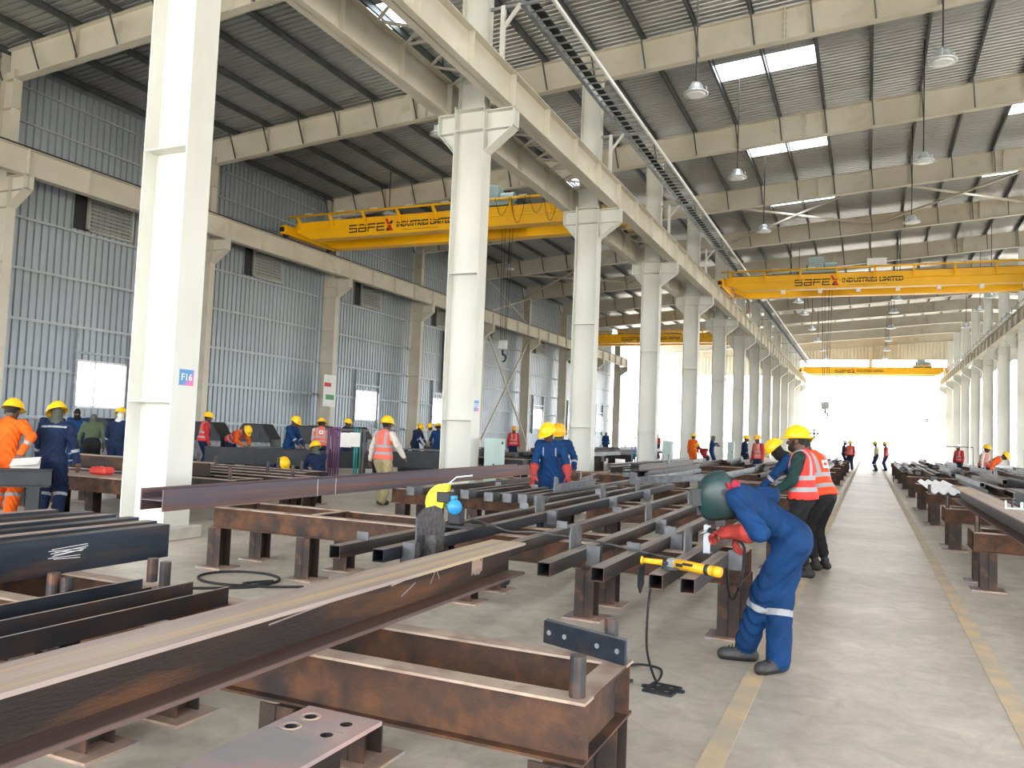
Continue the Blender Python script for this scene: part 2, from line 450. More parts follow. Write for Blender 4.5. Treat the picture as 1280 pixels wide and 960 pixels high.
# F16 plate and the small blue plates on other columns
def text_mesh(txt, size, ext=0.002, space=1.0, offset=0.0):
    cu = bpy.data.curves.new('txt', 'FONT'); cu.body = txt; cu.size = size; cu.extrude = ext; cu.space_character = space
    cu.resolution_u = 2; cu.offset = offset
    cu.align_x = 'CENTER'; cu.align_y = 'CENTER'
    o = bpy.data.objects.new('txt', cu); COL.objects.link(o)
    dg = bpy.context.evaluated_depsgraph_get(); dg.update()
    me = bpy.data.meshes.new_from_object(o.evaluated_get(dg))
    bpy.data.objects.remove(o); bpy.data.curves.remove(cu)
    return me
def M_plate_grad():
    m_ = bpy.data.materials.new('column_plate'); m_.use_nodes = True
    n = m_.node_tree.nodes; l = m_.node_tree.links; b = n['Principled BSDF']
    tc = n.new('ShaderNodeTexCoord'); sp = n.new('ShaderNodeSeparateXYZ'); l.new(tc.outputs['Object'], sp.inputs['Vector'])
    ad = n.new('ShaderNodeMath'); ad.operation = 'SUBTRACT'; l.new(sp.outputs['Y'], ad.inputs[0]); l.new(sp.outputs['Z'], ad.inputs[1])
    rp = n.new('ShaderNodeValToRGB'); e = rp.color_ramp.elements
    mr = n.new('ShaderNodeMapRange'); mr.inputs['From Min'].default_value = -0.1; mr.inputs['From Max'].default_value = 0.2; l.new(ad.outputs[0], mr.inputs['Value'])
    l.new(mr.outputs['Result'], rp.inputs['Fac'])
    e[0].position = 0.35; e[0].color = (*hexc('3f86bf'), 1); e[1].position = 0.75; e[1].color = (*hexc('d06aa8'), 1)
    l.new(rp.outputs['Color'], b.inputs['Base Color']); b.inputs['Roughness'].default_value = 0.4
    return m_
M_PLATEG = M_plate_grad()
def column_plate(txt, loc, w, h, lab):
    t = thing('column_plate', lab, 'sign', loc)
    MB().box(0, 0.006, -w/2, w/2, -h/2, h/2).build('plate', M_PLATEG, t)
    me = text_mesh(txt, h*0.62); me.materials.append(M_WHITE)
    o = bpy.data.objects.new('lettering', me); COL.objects.link(o); o.parent = t
    o.rotation_euler = (PI/2, 0, PI/2); o.location = (0.0085, 0, 0)
    return t
column_plate('F16', (-8.2, GY(0)+0.015, 2.1), 0.24, 0.21, 'square blue and pink F16 plate on the big cream column')
column_plate('F15', (-8.2, GY(1)+0.0, 2.1), 0.22, 0.25, 'small pale blue plate on the second cream column by the green cabinet')

# ---- crane girders (runways)
def runway(name, xc, k0, k1, fw, lab, steps=4):
    t = thing(name, lab, 'crane girder', (xc, 0, Z_RW)); t['kind'] = 'structure'
    y0, y1 = GY(k0), GY(k1); D = 0.84
    MB().box(-0.008, 0.008, y0, y1, 0.0, D).build('web', M_CREAM2, t)
    MB().box(-fw/2, fw/2, y0, y1, 0.0, 0.02).build('bottom_flange', M_CREAM2, t)
    MB().box(-fw/2, fw/2, y0, y1, D-0.02, D).build('top_flange', M_CREAM2, t)
    MB().box(-0.04, 0.04, y0, y1, D, D+0.1).build('crane_rail', M_DARK, t)
    st = MB().box(-fw/2+0.02, fw/2-0.02, -0.008, 0.008, 0.02, D-0.02)
    base = st.build('stiffener', M_CREAM2, t); base.location = (0, y0+0.01, 0)
    n = int((k1-k0)*steps)
    for i in range(1, n+1):
        s = base.copy(); COL.objects.link(s); s.parent = t; s.location = (0, y0 + i*BAY/steps - (0.01 if i == n else 0), 0)
    return t
runway('crane_girder', -7.68, 0, 12, 0.36, 'long cream crane girder on the aisle side of the middle columns')
runway('crane_girder', -9.33, 0, 12, 0.32, 'long cream crane girder on the wall side of the middle columns')
runway('crane_girder', -24.32, 0, 9, 0.34, 'long cream crane girder along the ribbed side wall')
runway('crane_girder', 8.05, 3, 12, 0.36, 'long pale crane girder above the stock of dark sections')

# ---- side wall with columns
for k in range(1, 10):
    t = thing('wall_column', 'cream wall column against the ribbed side wall, %s beyond the F16 column' % ORD[k-1] if k != 3 else 'cream steel wall column with a hanging white banner on the side wall', 'column', (-25.28, GY(k), 0), group='columns along the ribbed side wall' if k != 3 else None)
    i_column(t, 0, 0.76, 0.3, 0.0, 8.95, m_=M_CREAM2)
    i_column(t, -0.05, 0.62, 0.3, 8.95, z_under(-25.2)+0.3, 'upper_web', 'upper_flange', M_CREAM2)
    bracket(t, 0.38, 1.13, Z_RW, M_CREAM2)
    for z in (1.3, 2.95, 4.6, 6.25, 8.0, 8.52, 11.2):
        MB().box(-0.36, 0.36, -0.14, 0.14, z-0.008, z+0.008).build('stiffener', M_CREAM2, t)
wall = bpy.data.objects.new('wall_left', None); COL.objects.link(wall)
tag(wall, 'blue grey ribbed metal side wall with horizontal rails', 'wall', kind='structure')
WIN = {1: 3.5, 3: 3.5, 4: 3.5, 6: 3.5, 7: 3.5, 8: 3.5}
def rib_wall(mb, y0, y1, z0, z1, pitch=0.27):
    n = max(1, int(round((y1-y0)/pitch))); p = (y1-y0)/n; ys = []
    for i in range(n):
        a = y0+i*p
        ys += [(a, 0.0), (a+0.66*p, 0.0), (a+0.72*p, 0.06), (a+0.94*p, 0.06)]
    ys.append((y1, 0.0)); vs = []; fs = []
    for z in (z0, z1):
        for y, d in ys: vs.append((X_WALL-d, y, z))
    k = len(ys)
    for j in range(k-1): fs.append((j, j+1, k+j+1, k+j))
    mb.add(vs, fs)
Z_EAVE = z_roof(X_WALL)
M_GLASS_LIT = None
win_n = 0
def window_glass():
    m_ = bpy.data.materials.new('window_glass'); m_.use_nodes = True
    n = m_.node_tree.nodes; l = m_.node_tree.links
    out = n['Material Output']; tr = n.new('ShaderNodeBsdfTransparent'); tr.inputs['Color'].default_value = (0.93, 0.95, 0.97, 1)
    gl = n.new('ShaderNodeBsdfGlossy'); gl.inputs['Roughness'].default_value = 0.05
    mx = n.new('ShaderNodeMixShader'); mx.inputs[0].default_value = 0.06
    l.new(tr.outputs[0], mx.inputs[1]); l.new(gl.outputs[0], mx.inputs[2]); l.new(mx.outputs[0], out.inputs['Surface'])
    return m_
M_GLASS = window_glass()
for k in range(-2, 9):
    a, b = GY(k), GY(k+1)
    mb = MB()
    if k in WIN:
        y0, y1 = a+WIN[k], a+WIN[k]+2.15
        rib_wall(mb, a, y0, 0, Z_EAVE); rib_wall(mb, y1, b, 0, Z_EAVE)
        rib_wall(mb, y0, y1, 0, 1.78); rib_wall(mb, y0, y1, 3.5, Z_EAVE)
        win_n += 1
        w = bpy.data.objects.new('window_%d' % win_n, None); COL.objects.link(w)
        tag(w, 'white glowing window in the ribbed side wall, %s counted from the F16 column' % ORD[win_n-1], 'window', 'windows in the side wall', 'structure')
        fr = MB()
        for (p, q, r, s) in ((y0, y1, 1.78, 1.85), (y0, y1, 3.43, 3.5), (y0, y0+0.06, 1.78, 3.5), (y1-0.06, y1, 1.78, 3.5), (y0+0.75, y0+0.81, 1.8, 3.48)):
            fr.box(X_WALL-0.03, X_WALL+0.05, p, q, r, s)
        fr.build('window_frame', M_WHITE, w)
        MB().box(X_WALL+0.0, X_WALL+0.006, y0+0.06, y0+0.75, 1.85, 3.43).build('pane', M_GLASS, w)
        MB().box(X_WALL+0.0, X_WALL+0.006, y0+0.81, y1-0.06, 1.85, 3.43).build('pane', M_GLASS, w)
        for yy in (y0-0.12, y1+0.05):
            MB().box(X_WALL+0.0, X_WALL+0.15, yy, yy+0.07, 1.35, 4.6).build('jamb_post', M_GALV, wall)
        MB().box(X_WALL+0.0, X_WALL+0.13, y0-0.1, y1+0.1, 3.72, 3.8).build('window_head_rail', M_GALV, wall)
    else:
        rib_wall(mb, a, b, 0, Z_EAVE)
    mb.build('wall_sheet', M_SHEET, wall, fix=False)
    for z in (1.35, 3.0, 4.62, 6.3, 8.0, 9.7, 11.2, 12.36):
        segs = [(a+0.15, b-0.15)]
        if k in WIN and z == 3.0: segs = [(a+0.15, a+WIN[k]-0.12), (a+WIN[k]+2.2, b-0.15)]
        for p, q in segs:
            MB().prism([(0,0),(0.16,0),(0.16,-0.03),(0.155,-0.03),(0.155,-0.006),(0.006,-0.006),(0.006,0.09),(0,0.09)], p, q, 'y').build('girt', M_GIRT, wall).location = (X_WALL+0.005, 0, z)
    MB().box(X_WALL+0.0, X_WALL+0.12, a, b, 13.02, 13.2).build('eave_rail', M_GALV, wall)
    if k >= 0:
        t = thing('wall_louvre', 'galvanised louvre high in the ribbed side wall, %s counted from the F16 column' % ORD[k], 'vent', (X_WALL+0.02, a+3.5, 8.15), group='louvres in the side wall')
        fr = MB()
        for (p, q, r, s) in ((0, 1.95, 0, 0.07), (0, 1.95, 1.2, 1.27), (0, 0.06, 0, 1.27), (1.89, 1.95, 0, 1.27)):
            fr.box(0, 0.13, p, q, r, s)
        fr.build('louvre_frame', M_LOUVRE, t)
        for i in range(8):
            z = 0.1+i*0.14
            MB().add([(0.02,0.06,z+0.11),(0.02,1.89,z+0.11),(0.12,1.89,z),(0.12,0.06,z),(0.025,0.06,z+0.12),(0.025,1.89,z+0.12),(0.125,1.89,z+0.01),(0.125,0.06,z+0.01)],
                     [(0,1,2,3),(7,6,5,4),(0,4,5,1),(1,5,6,2),(2,6,7,3),(3,7,4,0)]).build('slat', M_LOUVRE, t)
        MB().box(0, 0.015, -0.5, -0.02, 0.0, 1.5).build('side_panel', M_DARK, t)
# X-bracing in the side wall between columns 4 and 5 of the wall, and in the roof
t = thing('wall_bracing', 'crossed pale steel bracing bars in front of the ribbed side wall', 'bracing', (-25.0, GY(5), 0)); t['kind'] = 'structure'
MB().bar((0, 0.2, 0.6), (0, BAY-0.2, 8.8), 0.11).build('brace', M_CREAM2, t)
MB().bar((0.12, BAY-0.2, 0.6), (0.12, 0.2, 8.8), 0.11).build('brace', M_CREAM2, t)
MB().bar((0, 0.2, 9.8), (0, BAY-0.2, 12.2), 0.09).build('brace', M_CREAM2, t)
MB().bar((0.12, BAY-0.2, 9.8), (0.12, 0.2, 12.2), 0.09).build('brace', M_CREAM2, t)
for kk, xs in ((4, ((-8, 0), (0, 8))), (5, ((-25, -17), (-17, -9)))):
    for xa, xb in xs:
        t = thing('roof_bracing', 'crossed bracing bars under the roof between two roof beams', 'bracing', (0, GY(kk), 0), group='roof bracing'); t['kind'] = 'structure'
        MB().bar((xa, 0.1, z_under(xa)+0.5), (xb, BAY-0.1, z_under(xb)+0.5), 0.1).build('brace', M_CREAM2, t)
        MB().bar((xa, BAY-0.1, z_under(xa)+0.4), (xb, 0.1, z_under(xb)+0.4), 0.1).build('brace', M_CREAM2, t)

# ---- far end wall above the opening
M_ENDSHEET = mat('end_wall_sheet', 'c9c6b6', 'bdbaa9', rough=0.6, metal=0.1, scale=0.4)
ew = bpy.data.objects.new('wall_far', None); COL.objects.link(ew)
tag(ew, 'ribbed metal cladding above the wide open far end of the hall', 'wall', kind='structure')
def rib_end(x0, x1, zb):
    mb = MB(); n = int((x1-x0)/0.4); p = (x1-x0)/n; xs = []
    for i in range(n):
        a = x0+i*p; xs += [(a, 0.0), (a+0.6*p, 0.0), (a+0.68*p, 0.06), (a+0.92*p, 0.06)]
    xs.append((x1, 0.0)); k = len(xs)
    vs = [(x, Y_END+d, zb) for x, d in xs] + [(x, Y_END+d, z_roof(x)) for x, d in xs]
    mb.add(vs, [(j, j+1, k+j+1, k+j) for j in range(k-1)])
    mb.build('end_sheet', M_ENDSHEET, ew, fix=False)
rib_end(-8.6, X_RIGHT, 12.27)
rib_end(X_WALL, -8.6, 10.2)
for x in (0.1,):
    MB().box(x-0.2, x+0.2, Y_END-0.15, Y_END-0.05, 9.9, z_under(x)).build('end_post', M_CREAM2, ew)
MB().box(-8.6, 8.9, Y_END-0.1, Y_END, 12.2, 12.32).build('end_rail', M_CREAM2, ew)
MB().box(X_WALL, -8.6, Y_END-0.1, Y_END, 10.1, 10.25).build('end_rail', M_CREAM2, ew)
# ---- unseen ribbed cladding added beyond the third bay and behind the viewer to cut daylight
def shade_cladding(name, lab, pts, zb, along):
    w_ = bpy.data.objects.new(name, None); COL.objects.link(w_)
    tag(w_, lab, 'wall', kind='structure')
    a, b = pts; n = int((b-a)/0.4); p = (b-a)/n; q = []
    for i in range(n):
        c = a+i*p; q += [(c, 0.0), (c+0.6*p, 0.0), (c+0.68*p, 0.06), (c+0.92*p, 0.06)]
    q.append((b, 0.0)); k = len(q)
    if along == 'y': vs = [(X_RIGHT+d, c, zb) for c, d in q]+[(X_RIGHT+d, c, z_roof(X_RIGHT)) for c, d in q]
    else: vs = [(c, Y_BACK-d, zb) for c, d in q]+[(c, Y_BACK-d, z_roof(c)) for c, d in q]
    MB().add(vs, [(j, j+1, k+j+1, k+j) for j in range(k-1)]).build('wall_sheet', M_SHEET, w_, fix=False)
shade_cladding('shade_wall_right', 'unseen ribbed cladding added beyond the third bay to cut side light', (Y_BACK, Y_END), 5.2, 'y')
shade_cladding('shade_wall_back', 'unseen ribbed cladding added behind the viewer to cut front light', (X_WALL, X_RIGHT), 9.5, 'x')
# ================================================================== overhead cranes, lamps, cable ladder
M_TXT = mat('black_lettering', '1b1a18', rough=0.5)
M_TXTRED = mat('red_lettering', 'd0201c', rough=0.5)
M_ROPE = mat('wire_rope', '2b2c2e', rough=0.5, metal=0.5)
def logo_letters(h):
    """wide block letters s a F e, drawn in x (right) and z (up), returned with their total width"""
    w, s, g = 1.25*h, 0.165*h, 0.2*h
    B = MB(); x = 0
    def bars(x, segs):
        for a, b, c, d in segs: B.box(x+a, x+b, 0, 0.004, c, d)
    m0, m1 = h/2-s/2, h/2+s/2
    bars(x, [(0,w,h-s,h),(0,s,m0,h),(0,w,m0,m1),(w-s,w,0,m1),(0,w,0,s)]); x += w+g
    bars(x, [(0.05*w,w,h-s,h),(w-s,w,0,h),(0,w,m0-0.02*h,m1-0.02*h),(0,s,0,m1),(0,w,0,s)]); x += w+g
    bars(x, [(0,s,0,h),(0,w,h-s,h),(0,w*0.9,m0,m1)]); x += w+g*0.7
    bars(x, [(0,s,0.0,h),(0,w,h-s,h),(0,w*0.9,m0,m1),(0,w,0,s)]); x += w+g
    return B, x
def crane_lettering(t, x0, y, zc, width_logo, x1, width_txt):
    h = 0.36
    B, w = logo_letters(h)
    full = w + 1.0*h
    k = width_logo/full
    B.xf(Matrix.Translation((x0, y-0.006, zc-h/2)) @ Matrix.Diagonal((k, 1, 1, 1)))
    B.build('lettering_safe', M_TXT, t)
    xx = x0+w*k; ww = h*1.0*k
    MB().add([(xx,y-0.007,zc-h/2-0.02),(xx+0.11*1.6,y-0.007,zc-h/2-0.02),(xx+ww+0.02,y-0.007,zc+h/2+0.05),(xx+ww-0.1,y-0.007,zc+h/2+0.05)], [(0,1,2,3)]).build('lettering_stroke', M_TXT, t)
    MB().add([(xx+ww-0.14,y-0.010,zc-h/2-0.03),(xx+ww+0.05,y-0.010,zc-h/2-0.03),(xx+0.05,y-0.010,zc+h/2+0.16),(xx-0.06,y-0.010,zc+h/2+0.16)], [(0,1,2,3)]).build('lettering_cross', M_TXTRED, t)
    me = text_mesh('INDUSTRIES LIMITED', 0.33, 0.002, 1.0, 0.012); me.materials.append(M_TXT)
    xs = [v.co.x for v in me.vertices]; k2 = width_txt/(max(xs)-min(xs))
    o = bpy.data.objects.new('lettering_name', me); COL.objects.link(o); o.parent = t
    o.rotation_euler = (PI/2, 0, 0); o.location = (x1+width_txt/2, y-0.006, zc+0.04); o.scale = (k2, 1, 1)
    MB().box(x1+0.3, x1+width_txt*0.75, y-0.006, y-0.004, zc-0.21, zc-0.195).build('lettering_underline', M_TXT, t)
ZG0, ZG1 = 9.84, 10.62
def crane(xa, xb, y, gap, lab, letters=None, trolley=None, hook=None, rope_x=0.0, hook_z=5.0):
    t = thing('overhead_crane', lab, 'crane', (0, y, 0))
    inner_a, inner_b = xa+0.28, xb-0.28
    for i, yy in enumerate((0.0, gap)):
        poly = [(inner_a, 10.2), (inner_a+0.75, ZG0+0.03), (inner_b-0.75, ZG0+0.03), (inner_b, 10.2), (inner_b, ZG1), (inner_a, ZG1)]
        MB().prism(poly, yy, yy+0.42, 'y').build('girder', M_YELLOW, t)
        MB().box(inner_a+0.75, inner_b-0.75, yy-0.05, yy+0.47, ZG0-0.0, ZG0+0.03).build('girder_flange', M_YELLOW, t)
        MB().box(inner_a, inner_b, yy-0.03, yy+0.45, ZG1, ZG1+0.03).build('girder_top_plate', M_YELLOW, t)
        MB().box(inner_a, inner_b, yy+0.19, yy+0.25, ZG1+0.03, ZG1+0.1).build('trolley_rail', M_DARK, t)
        MB().prism([(-0.02, ZG0+0.42), (0.0, ZG0+0.47), (0.0, ZG0+0.40)], inner_a+0.4, inner_b-0.4, 'x').build('rib_strip', M_YELLOW, t).location.y = yy
    rail = MB().tube([(inner_a-0.3, -0.28, ZG1+0.26), (inner_b+0.3, -0.28, ZG1+0.26)], 0.05, 8); rail.build('service_rail', M_YELLOW, t, smooth=True)
    n = int((inner_b-inner_a)/1.75)
    for i in range(n+1):
        x = inner_a+0.2+i*(inner_b-inner_a-0.4)/n
        MB().prism([(0.0, ZG1-0.28), (-0.04, ZG1-0.28), (-0.31, ZG1+0.16), (-0.31, ZG1+0.22), (0.0, ZG1+0.0)], x-0.05, x+0.05, 'x').build('rail_arm', M_YELLOW, t)
        MB().box(x+0.4, x+0.75, -0.33, -0.22, ZG1+0.31, ZG1+0.35).build('cable_trolley', M_WHITE, t)
    for x in (xa, xb):                    # end trucks with wheels
        MB().box(x-0.16, x+0.16, -0.7, gap+1.1, 10.02, 10.42).build('end_truck', M_YELLOW, t, bevel=0.02)
        for yy in (-0.45, gap+0.85):
            MB().xf(Matrix.Identity(4)).add(*wheel_geo(x, yy, 10.08, 0.18, 0.11)).build('wheel', M_DARK, t)
        for yy in (-0.72, gap+1.1):
            MB().box(x-0.1, x+0.1, yy-0.06, yy+0.06, 10.12, 10.32).build('buffer', M_DARK, t)
        MB().box(x-0.16, x+0.16, gap*0.5-0.6, gap*0.5+0.3, 10.42, 10.72).build('drive_gearbox', M_YELLOW, t)
    for i in range(int((inner_b-inner_a)/2.2)):  # walkway supports and plates under the back girder
        x = inner_a+1.2+i*2.2
        MB().prism([(gap+0.47, ZG0+0.03), (gap+1.2, ZG0+0.20), (gap+0.47, ZG0+0.30)], x-0.03, x+0.03, 'x').build('walkway_bracket', M_YELLOW, t)
    MB().box(inner_a, inner_b, gap+0.47, gap+1.25, ZG0+0.2, ZG0+0.24).build('walkway', M_YELLOW, t)
    MB().tube([(inner_a, gap+1.22, ZG1+0.6), (inner_b, gap+1.22, ZG1+0.6)], 0.025, 6).build('handrail', M_YELLOW, t)
    if letters: crane_lettering(t, letters[0], 0.0, 10.2, letters[1], letters[2], letters[3])
    if trolley is not None:
        x = trolley
        MB().box(x-0.95, x+0.95, 0.0, gap+0.42, ZG1+0.1, ZG1+0.24).build('trolley_frame', M_PALE, t)
        MB().add(*cyl_x(x-0.7, x+0.7, gap*0.55+0.2, ZG1+0.62, 0.26)).build('hoist_drum', M_DARK, t, smooth=False)
        MB().box(x-0.55, x+0.25, 0.15, 0.75, ZG1+0.24, ZG1+1.0).build('motor_box', M_PALE, t, bevel=0.03)
        MB().add(*cyl_x(x+0.3, x+0.9, 0.45, ZG1+0.52, 0.2)).build('hoist_motor', M_PALE, t)
        hx = x+rope_x
        for dx in (-0.28, -0.12, 0.12, 0.28):
            MB().tube([(hx+dx, gap*0.5+0.2, ZG1+0.5), (hx+dx*0.45, gap*0.5+0.2, hook_z+0.55)], 0.011, 5).build('wire_rope', M_ROPE, t)
        hb = MB().box(hx-0.2, hx+0.2, gap*0.5+0.1, gap*0.5+0.3, hook_z+0.2, hook_z+0.62).build('hook_block', mat('hook_block_paint', 'b8bcbc', rough=0.5), t, bevel=0.05)
        pts = [(hx, gap*0.5+0.2, hook_z+0.2), (hx, gap*0.5+0.2, hook_z+0.02)]
        for a in range(0, 11):
            an = PI/2 - a*0.36
            pts.append((hx+0.02+0.13*math.cos(an)-0.0, gap*0.5+0.2, hook_z-0.14+0.15*math.sin(an)))
        MB().tube(pts, [0.04]*2+[0.045]*8+[0.03, 0.02, 0.012], 7).build('hook', M_DARK, t, smooth=True)
    return t
def cyl_x(x0, x1, y, z, r, n=14):
    vs = [(x0, y+r*math.cos(2*PI*i/n), z+r*math.sin(2*PI*i/n)) for i in range(n)] + [(x1, y+r*math.cos(2*PI*i/n), z+r*math.sin(2*PI*i/n)) for i in range(n)]
    return vs, [tuple(range(n)), tuple(range(2*n-1, n-1, -1))] + [(i, (i+1) % n, n+(i+1) % n, n+i) for i in range(n)]
def wheel_geo(x, y, z, r, w): return cyl_x(x-w/2, x+w/2, y, z, r)

c1 = crane(-24.32, -9.33, 29.3, 1.9, 'big yellow overhead crane with lettering hanging between the wall and the F16 column row', (-21.2, 2.25, -18.75, 2.72), trolley=-14.3, rope_x=0.3, hook_z=4.7)
# hanging festoon cables on the first crane
for i, x in enumerate((-13.6, -12.9, -12.1, -11.5, -10.9, -10.45)):
    pts = [(x+0.32*(s/8-0.5)*2, -0.34, ZG1+0.3-(0.75+0.35*(i % 2))*(1-(s/4-1)**2)) for s in range(9)]
    MB().tube(pts, 0.012, 5).build('festoon_cable', M_BLACK, c1)
c2 = crane(-7.68, 8.05, 46.0, 2.4, 'long yellow overhead crane with lettering above the open aisle', (-3.8, 2.2, -1.4, 2.95), trolley=-2.6, rope_x=0.4, hook_z=3.2)
MB().box(-0.2, 0.75, -0.05, 0.0, ZG1+0.38, ZG1+0.75).build('notice_board', M_WHITE, c2)
for i in range(7):
    MB().box(-4.5+i*1.9, -4.3+i*1.9, 0.05, 0.25, ZG0-0.2, ZG0).build('flood_light', M_WHITE, c2)
c3 = crane(-24.32, -9.33, 70.5, 1.9, 'distant yellow overhead crane seen between the columns beside the open side', (-20.6, 2.25, -18.1, 2.8), trolley=-11.6, hook_z=6.3)
c4 = crane(-7.68, 8.05, 104.0, 2.2, 'distant yellow overhead crane in front of the far opening', (-3.8, 2.2, -1.4, 2.9), trolley=5.6, rope_x=0.6, hook_z=4.2)

# conductor bar with brackets along the pale girder above the dense stock
t = thing('conductor_bar', 'thin conductor bar on brackets along the pale crane girder', 'conductor rail', (8.05, 0, Z_RW+0.84)); t['kind'] = 'structure'
MB().box(-0.34, -0.30, GY(3), Y_END, 0.12, 0.16).build('bar', M_GALV, t)
base = MB().box(-0.36, -0.1, -0.03, 0.03, -0.02, 0.0).box(-0.36, -0.3, -0.03, 0.03, 0.0, 0.3).build('bracket', M_GALV, t); base.location.y = GY(3)+0.5
for i in range(1, 36):
    b_ = base.copy(); COL.objects.link(b_); b_.parent = t; b_.location.y = GY(3)+0.5+i*2.15

# ---- pendant lamps
M_LAMP = mat('lamp_housing', 'c3cbce', 'b2bbbf', rough=0.35, metal=0.4, scale=5)
M_LENS = mat('lamp_lens', 'e2e8ea', rough=0.25)
def make_lamp(lab, loc, drop):
    t = thing('pendant_lamp', lab, 'lamp', loc, group='pendant lamps over the aisle bay')
    MB().tube([(0,0,0.22), (0,0,drop)], 0.022, 6).build('rod', M_DARK, t)
    MB().lathe([(0.05,0.24),(0.13,0.22),(0.19,0.12),(0.21,0.02),(0.33,-0.05),(0.34,-0.09),(0.30,-0.10)], 20).build('housing', M_LAMP, t, smooth=True)
    MB().lathe([(0.29,-0.095),(0.2,-0.12),(0.02,-0.13)], 20).build('lens', M_LENS, t, smooth=True)
    for a in (0.4, 2.5, 4.6):
        MB().tube([(0.3*math.cos(a),0.3*math.sin(a),-0.06), (0.28*math.cos(a),0.28*math.sin(a),0.16)], 0.018, 5).build('clip', M_LAMP, t)
    return t
lamp_y = [21.9, 29.6, 37.7, 51.6, 54.8+3.0, 63.4, 72.0, 80.6, 89.2, 97.8]
first = None
for i, y in enumerate(lamp_y):
    for x in (-4.5, 1.55, 6.9):
        if x > 6 and i not in (2, 4, 5, 6): continue
        dz = z_roof(x)-11.15-0.03
        make_lamp('round grey pendant lamp %s, %s of its row from the F16 column' % ({-4.5: 'above the trestles', 1.55: 'above the aisle edge', 6.9: 'by the pale columns'}[x], ORD[i]), (x, y, 11.15), dz)
for (x, y) in ((-20.8, 31.8), (-13.5, 23.5), (-20.5, 45)):
    dz = z_roof(x)-11.6-0.03
    t = make_lamp('round grey pendant lamp under the dark roof beside the ribbed wall', (x, y, 11.6), dz); t['group'] = 'pendant lamps over the wall bay'

# ---- cable ladder with black cables beside the middle columns
t = thing('cable_ladder', 'long galvanised cable ladder with black cables above the crane girder', 'cable tray', (0, 0, 11.5)); t['kind'] = 'structure'
MB().box(-7.56, -7.44, 8, Y_END, -0.05, 0.06).build('side_rail', M_GALV, t)
MB().box(-6.79, -6.73, 8, Y_END, -0.04, 0.06).build('side_rail', M_WHITE, t)
MB().box(-7.36, -7.16, 8, Y_END, 0.0, 0.05).build('cable_bundle', M_BLACK, t)
base = MB().box(-7.44, -6.79, -0.03, 0.03, -0.035, -0.005).build('rung', M_GALV, t)
base.location.y = 8.2
for i in range(1, 240):
    r_ = base.copy(); COL.objects.link(r_); r_.parent = t; r_.location.y = 8.2+i*0.42
for k in range(0, 13):
    c = mids[k]
    MB().box(0.62, 0.72, -0.05, 0.05, Z_RW+0.84, 11.45).build('tray_post', M_CREAM, c)
    MB().bar((0.66, 0, 10.9), (1.1, 0, 11.44), 0.07).build('tray_arm', M_CREAM, c)
    MB().box(0.3, 1.85, -0.03, 0.03, 11.38, 11.45).build('tray_bracket', M_GALV, c)
    # lattice between the two girders
for k in range(0, 12):
    t = thing('girder_lattice', 'flat cream lattice bars between the paired crane girders', 'bracing', (0, GY(k), Z_RW+0.78), group='lattice between the girders'); t['kind'] = 'structure'
    for i in range(8):
        y0 = i*BAY/8
        MB().bar((-9.2, y0, 0), (-7.8, y0+(BAY/8 if i % 2 else 0.0), 0), 0.05).build('lattice_bar', M_CREAM2, t)
        MB().bar((-7.8, y0, 0), (-9.2, y0+BAY/8, 0), 0.05).build('lattice_bar', M_CREAM2, t)
# ================================================================== steel trestles and stock
ZT = 0.64                                   # top of the trestles
RNG = random.Random(11)
_leg_cache = {}
def leg_meshes():
    if _leg_cache: return _leg_cache
    w, d, h = 0.17, 0.16, 0.42
    a = MB().box(-w/2, w/2, -d/2, -d/2+0.01, 0.014, h).box(-w/2, w/2, d/2-0.01, d/2, 0.014, h).box(-0.005, 0.005, -d/2, d/2, 0.014, h)
    tmp = a.build('leg', M_LEGDK); _leg_cache['leg'] = tmp.data; bpy.data.objects.remove(tmp)
    tmp = MB().box(-0.17, 0.17, -0.15, 0.15, 0.0, 0.014).build('base_plate', M_RUSTLT); _leg_cache['plate'] = tmp.data; bpy.data.objects.remove(tmp)
    return _leg_cache
def part_of(name, data, parent, loc=(0,0,0), rz=0.0):
    o = bpy.data.objects.new(name, data); COL.objects.link(o); o.parent = parent; o.location = loc; o.rotation_euler = (0,0,rz)
    return o
_tr_cache = {}
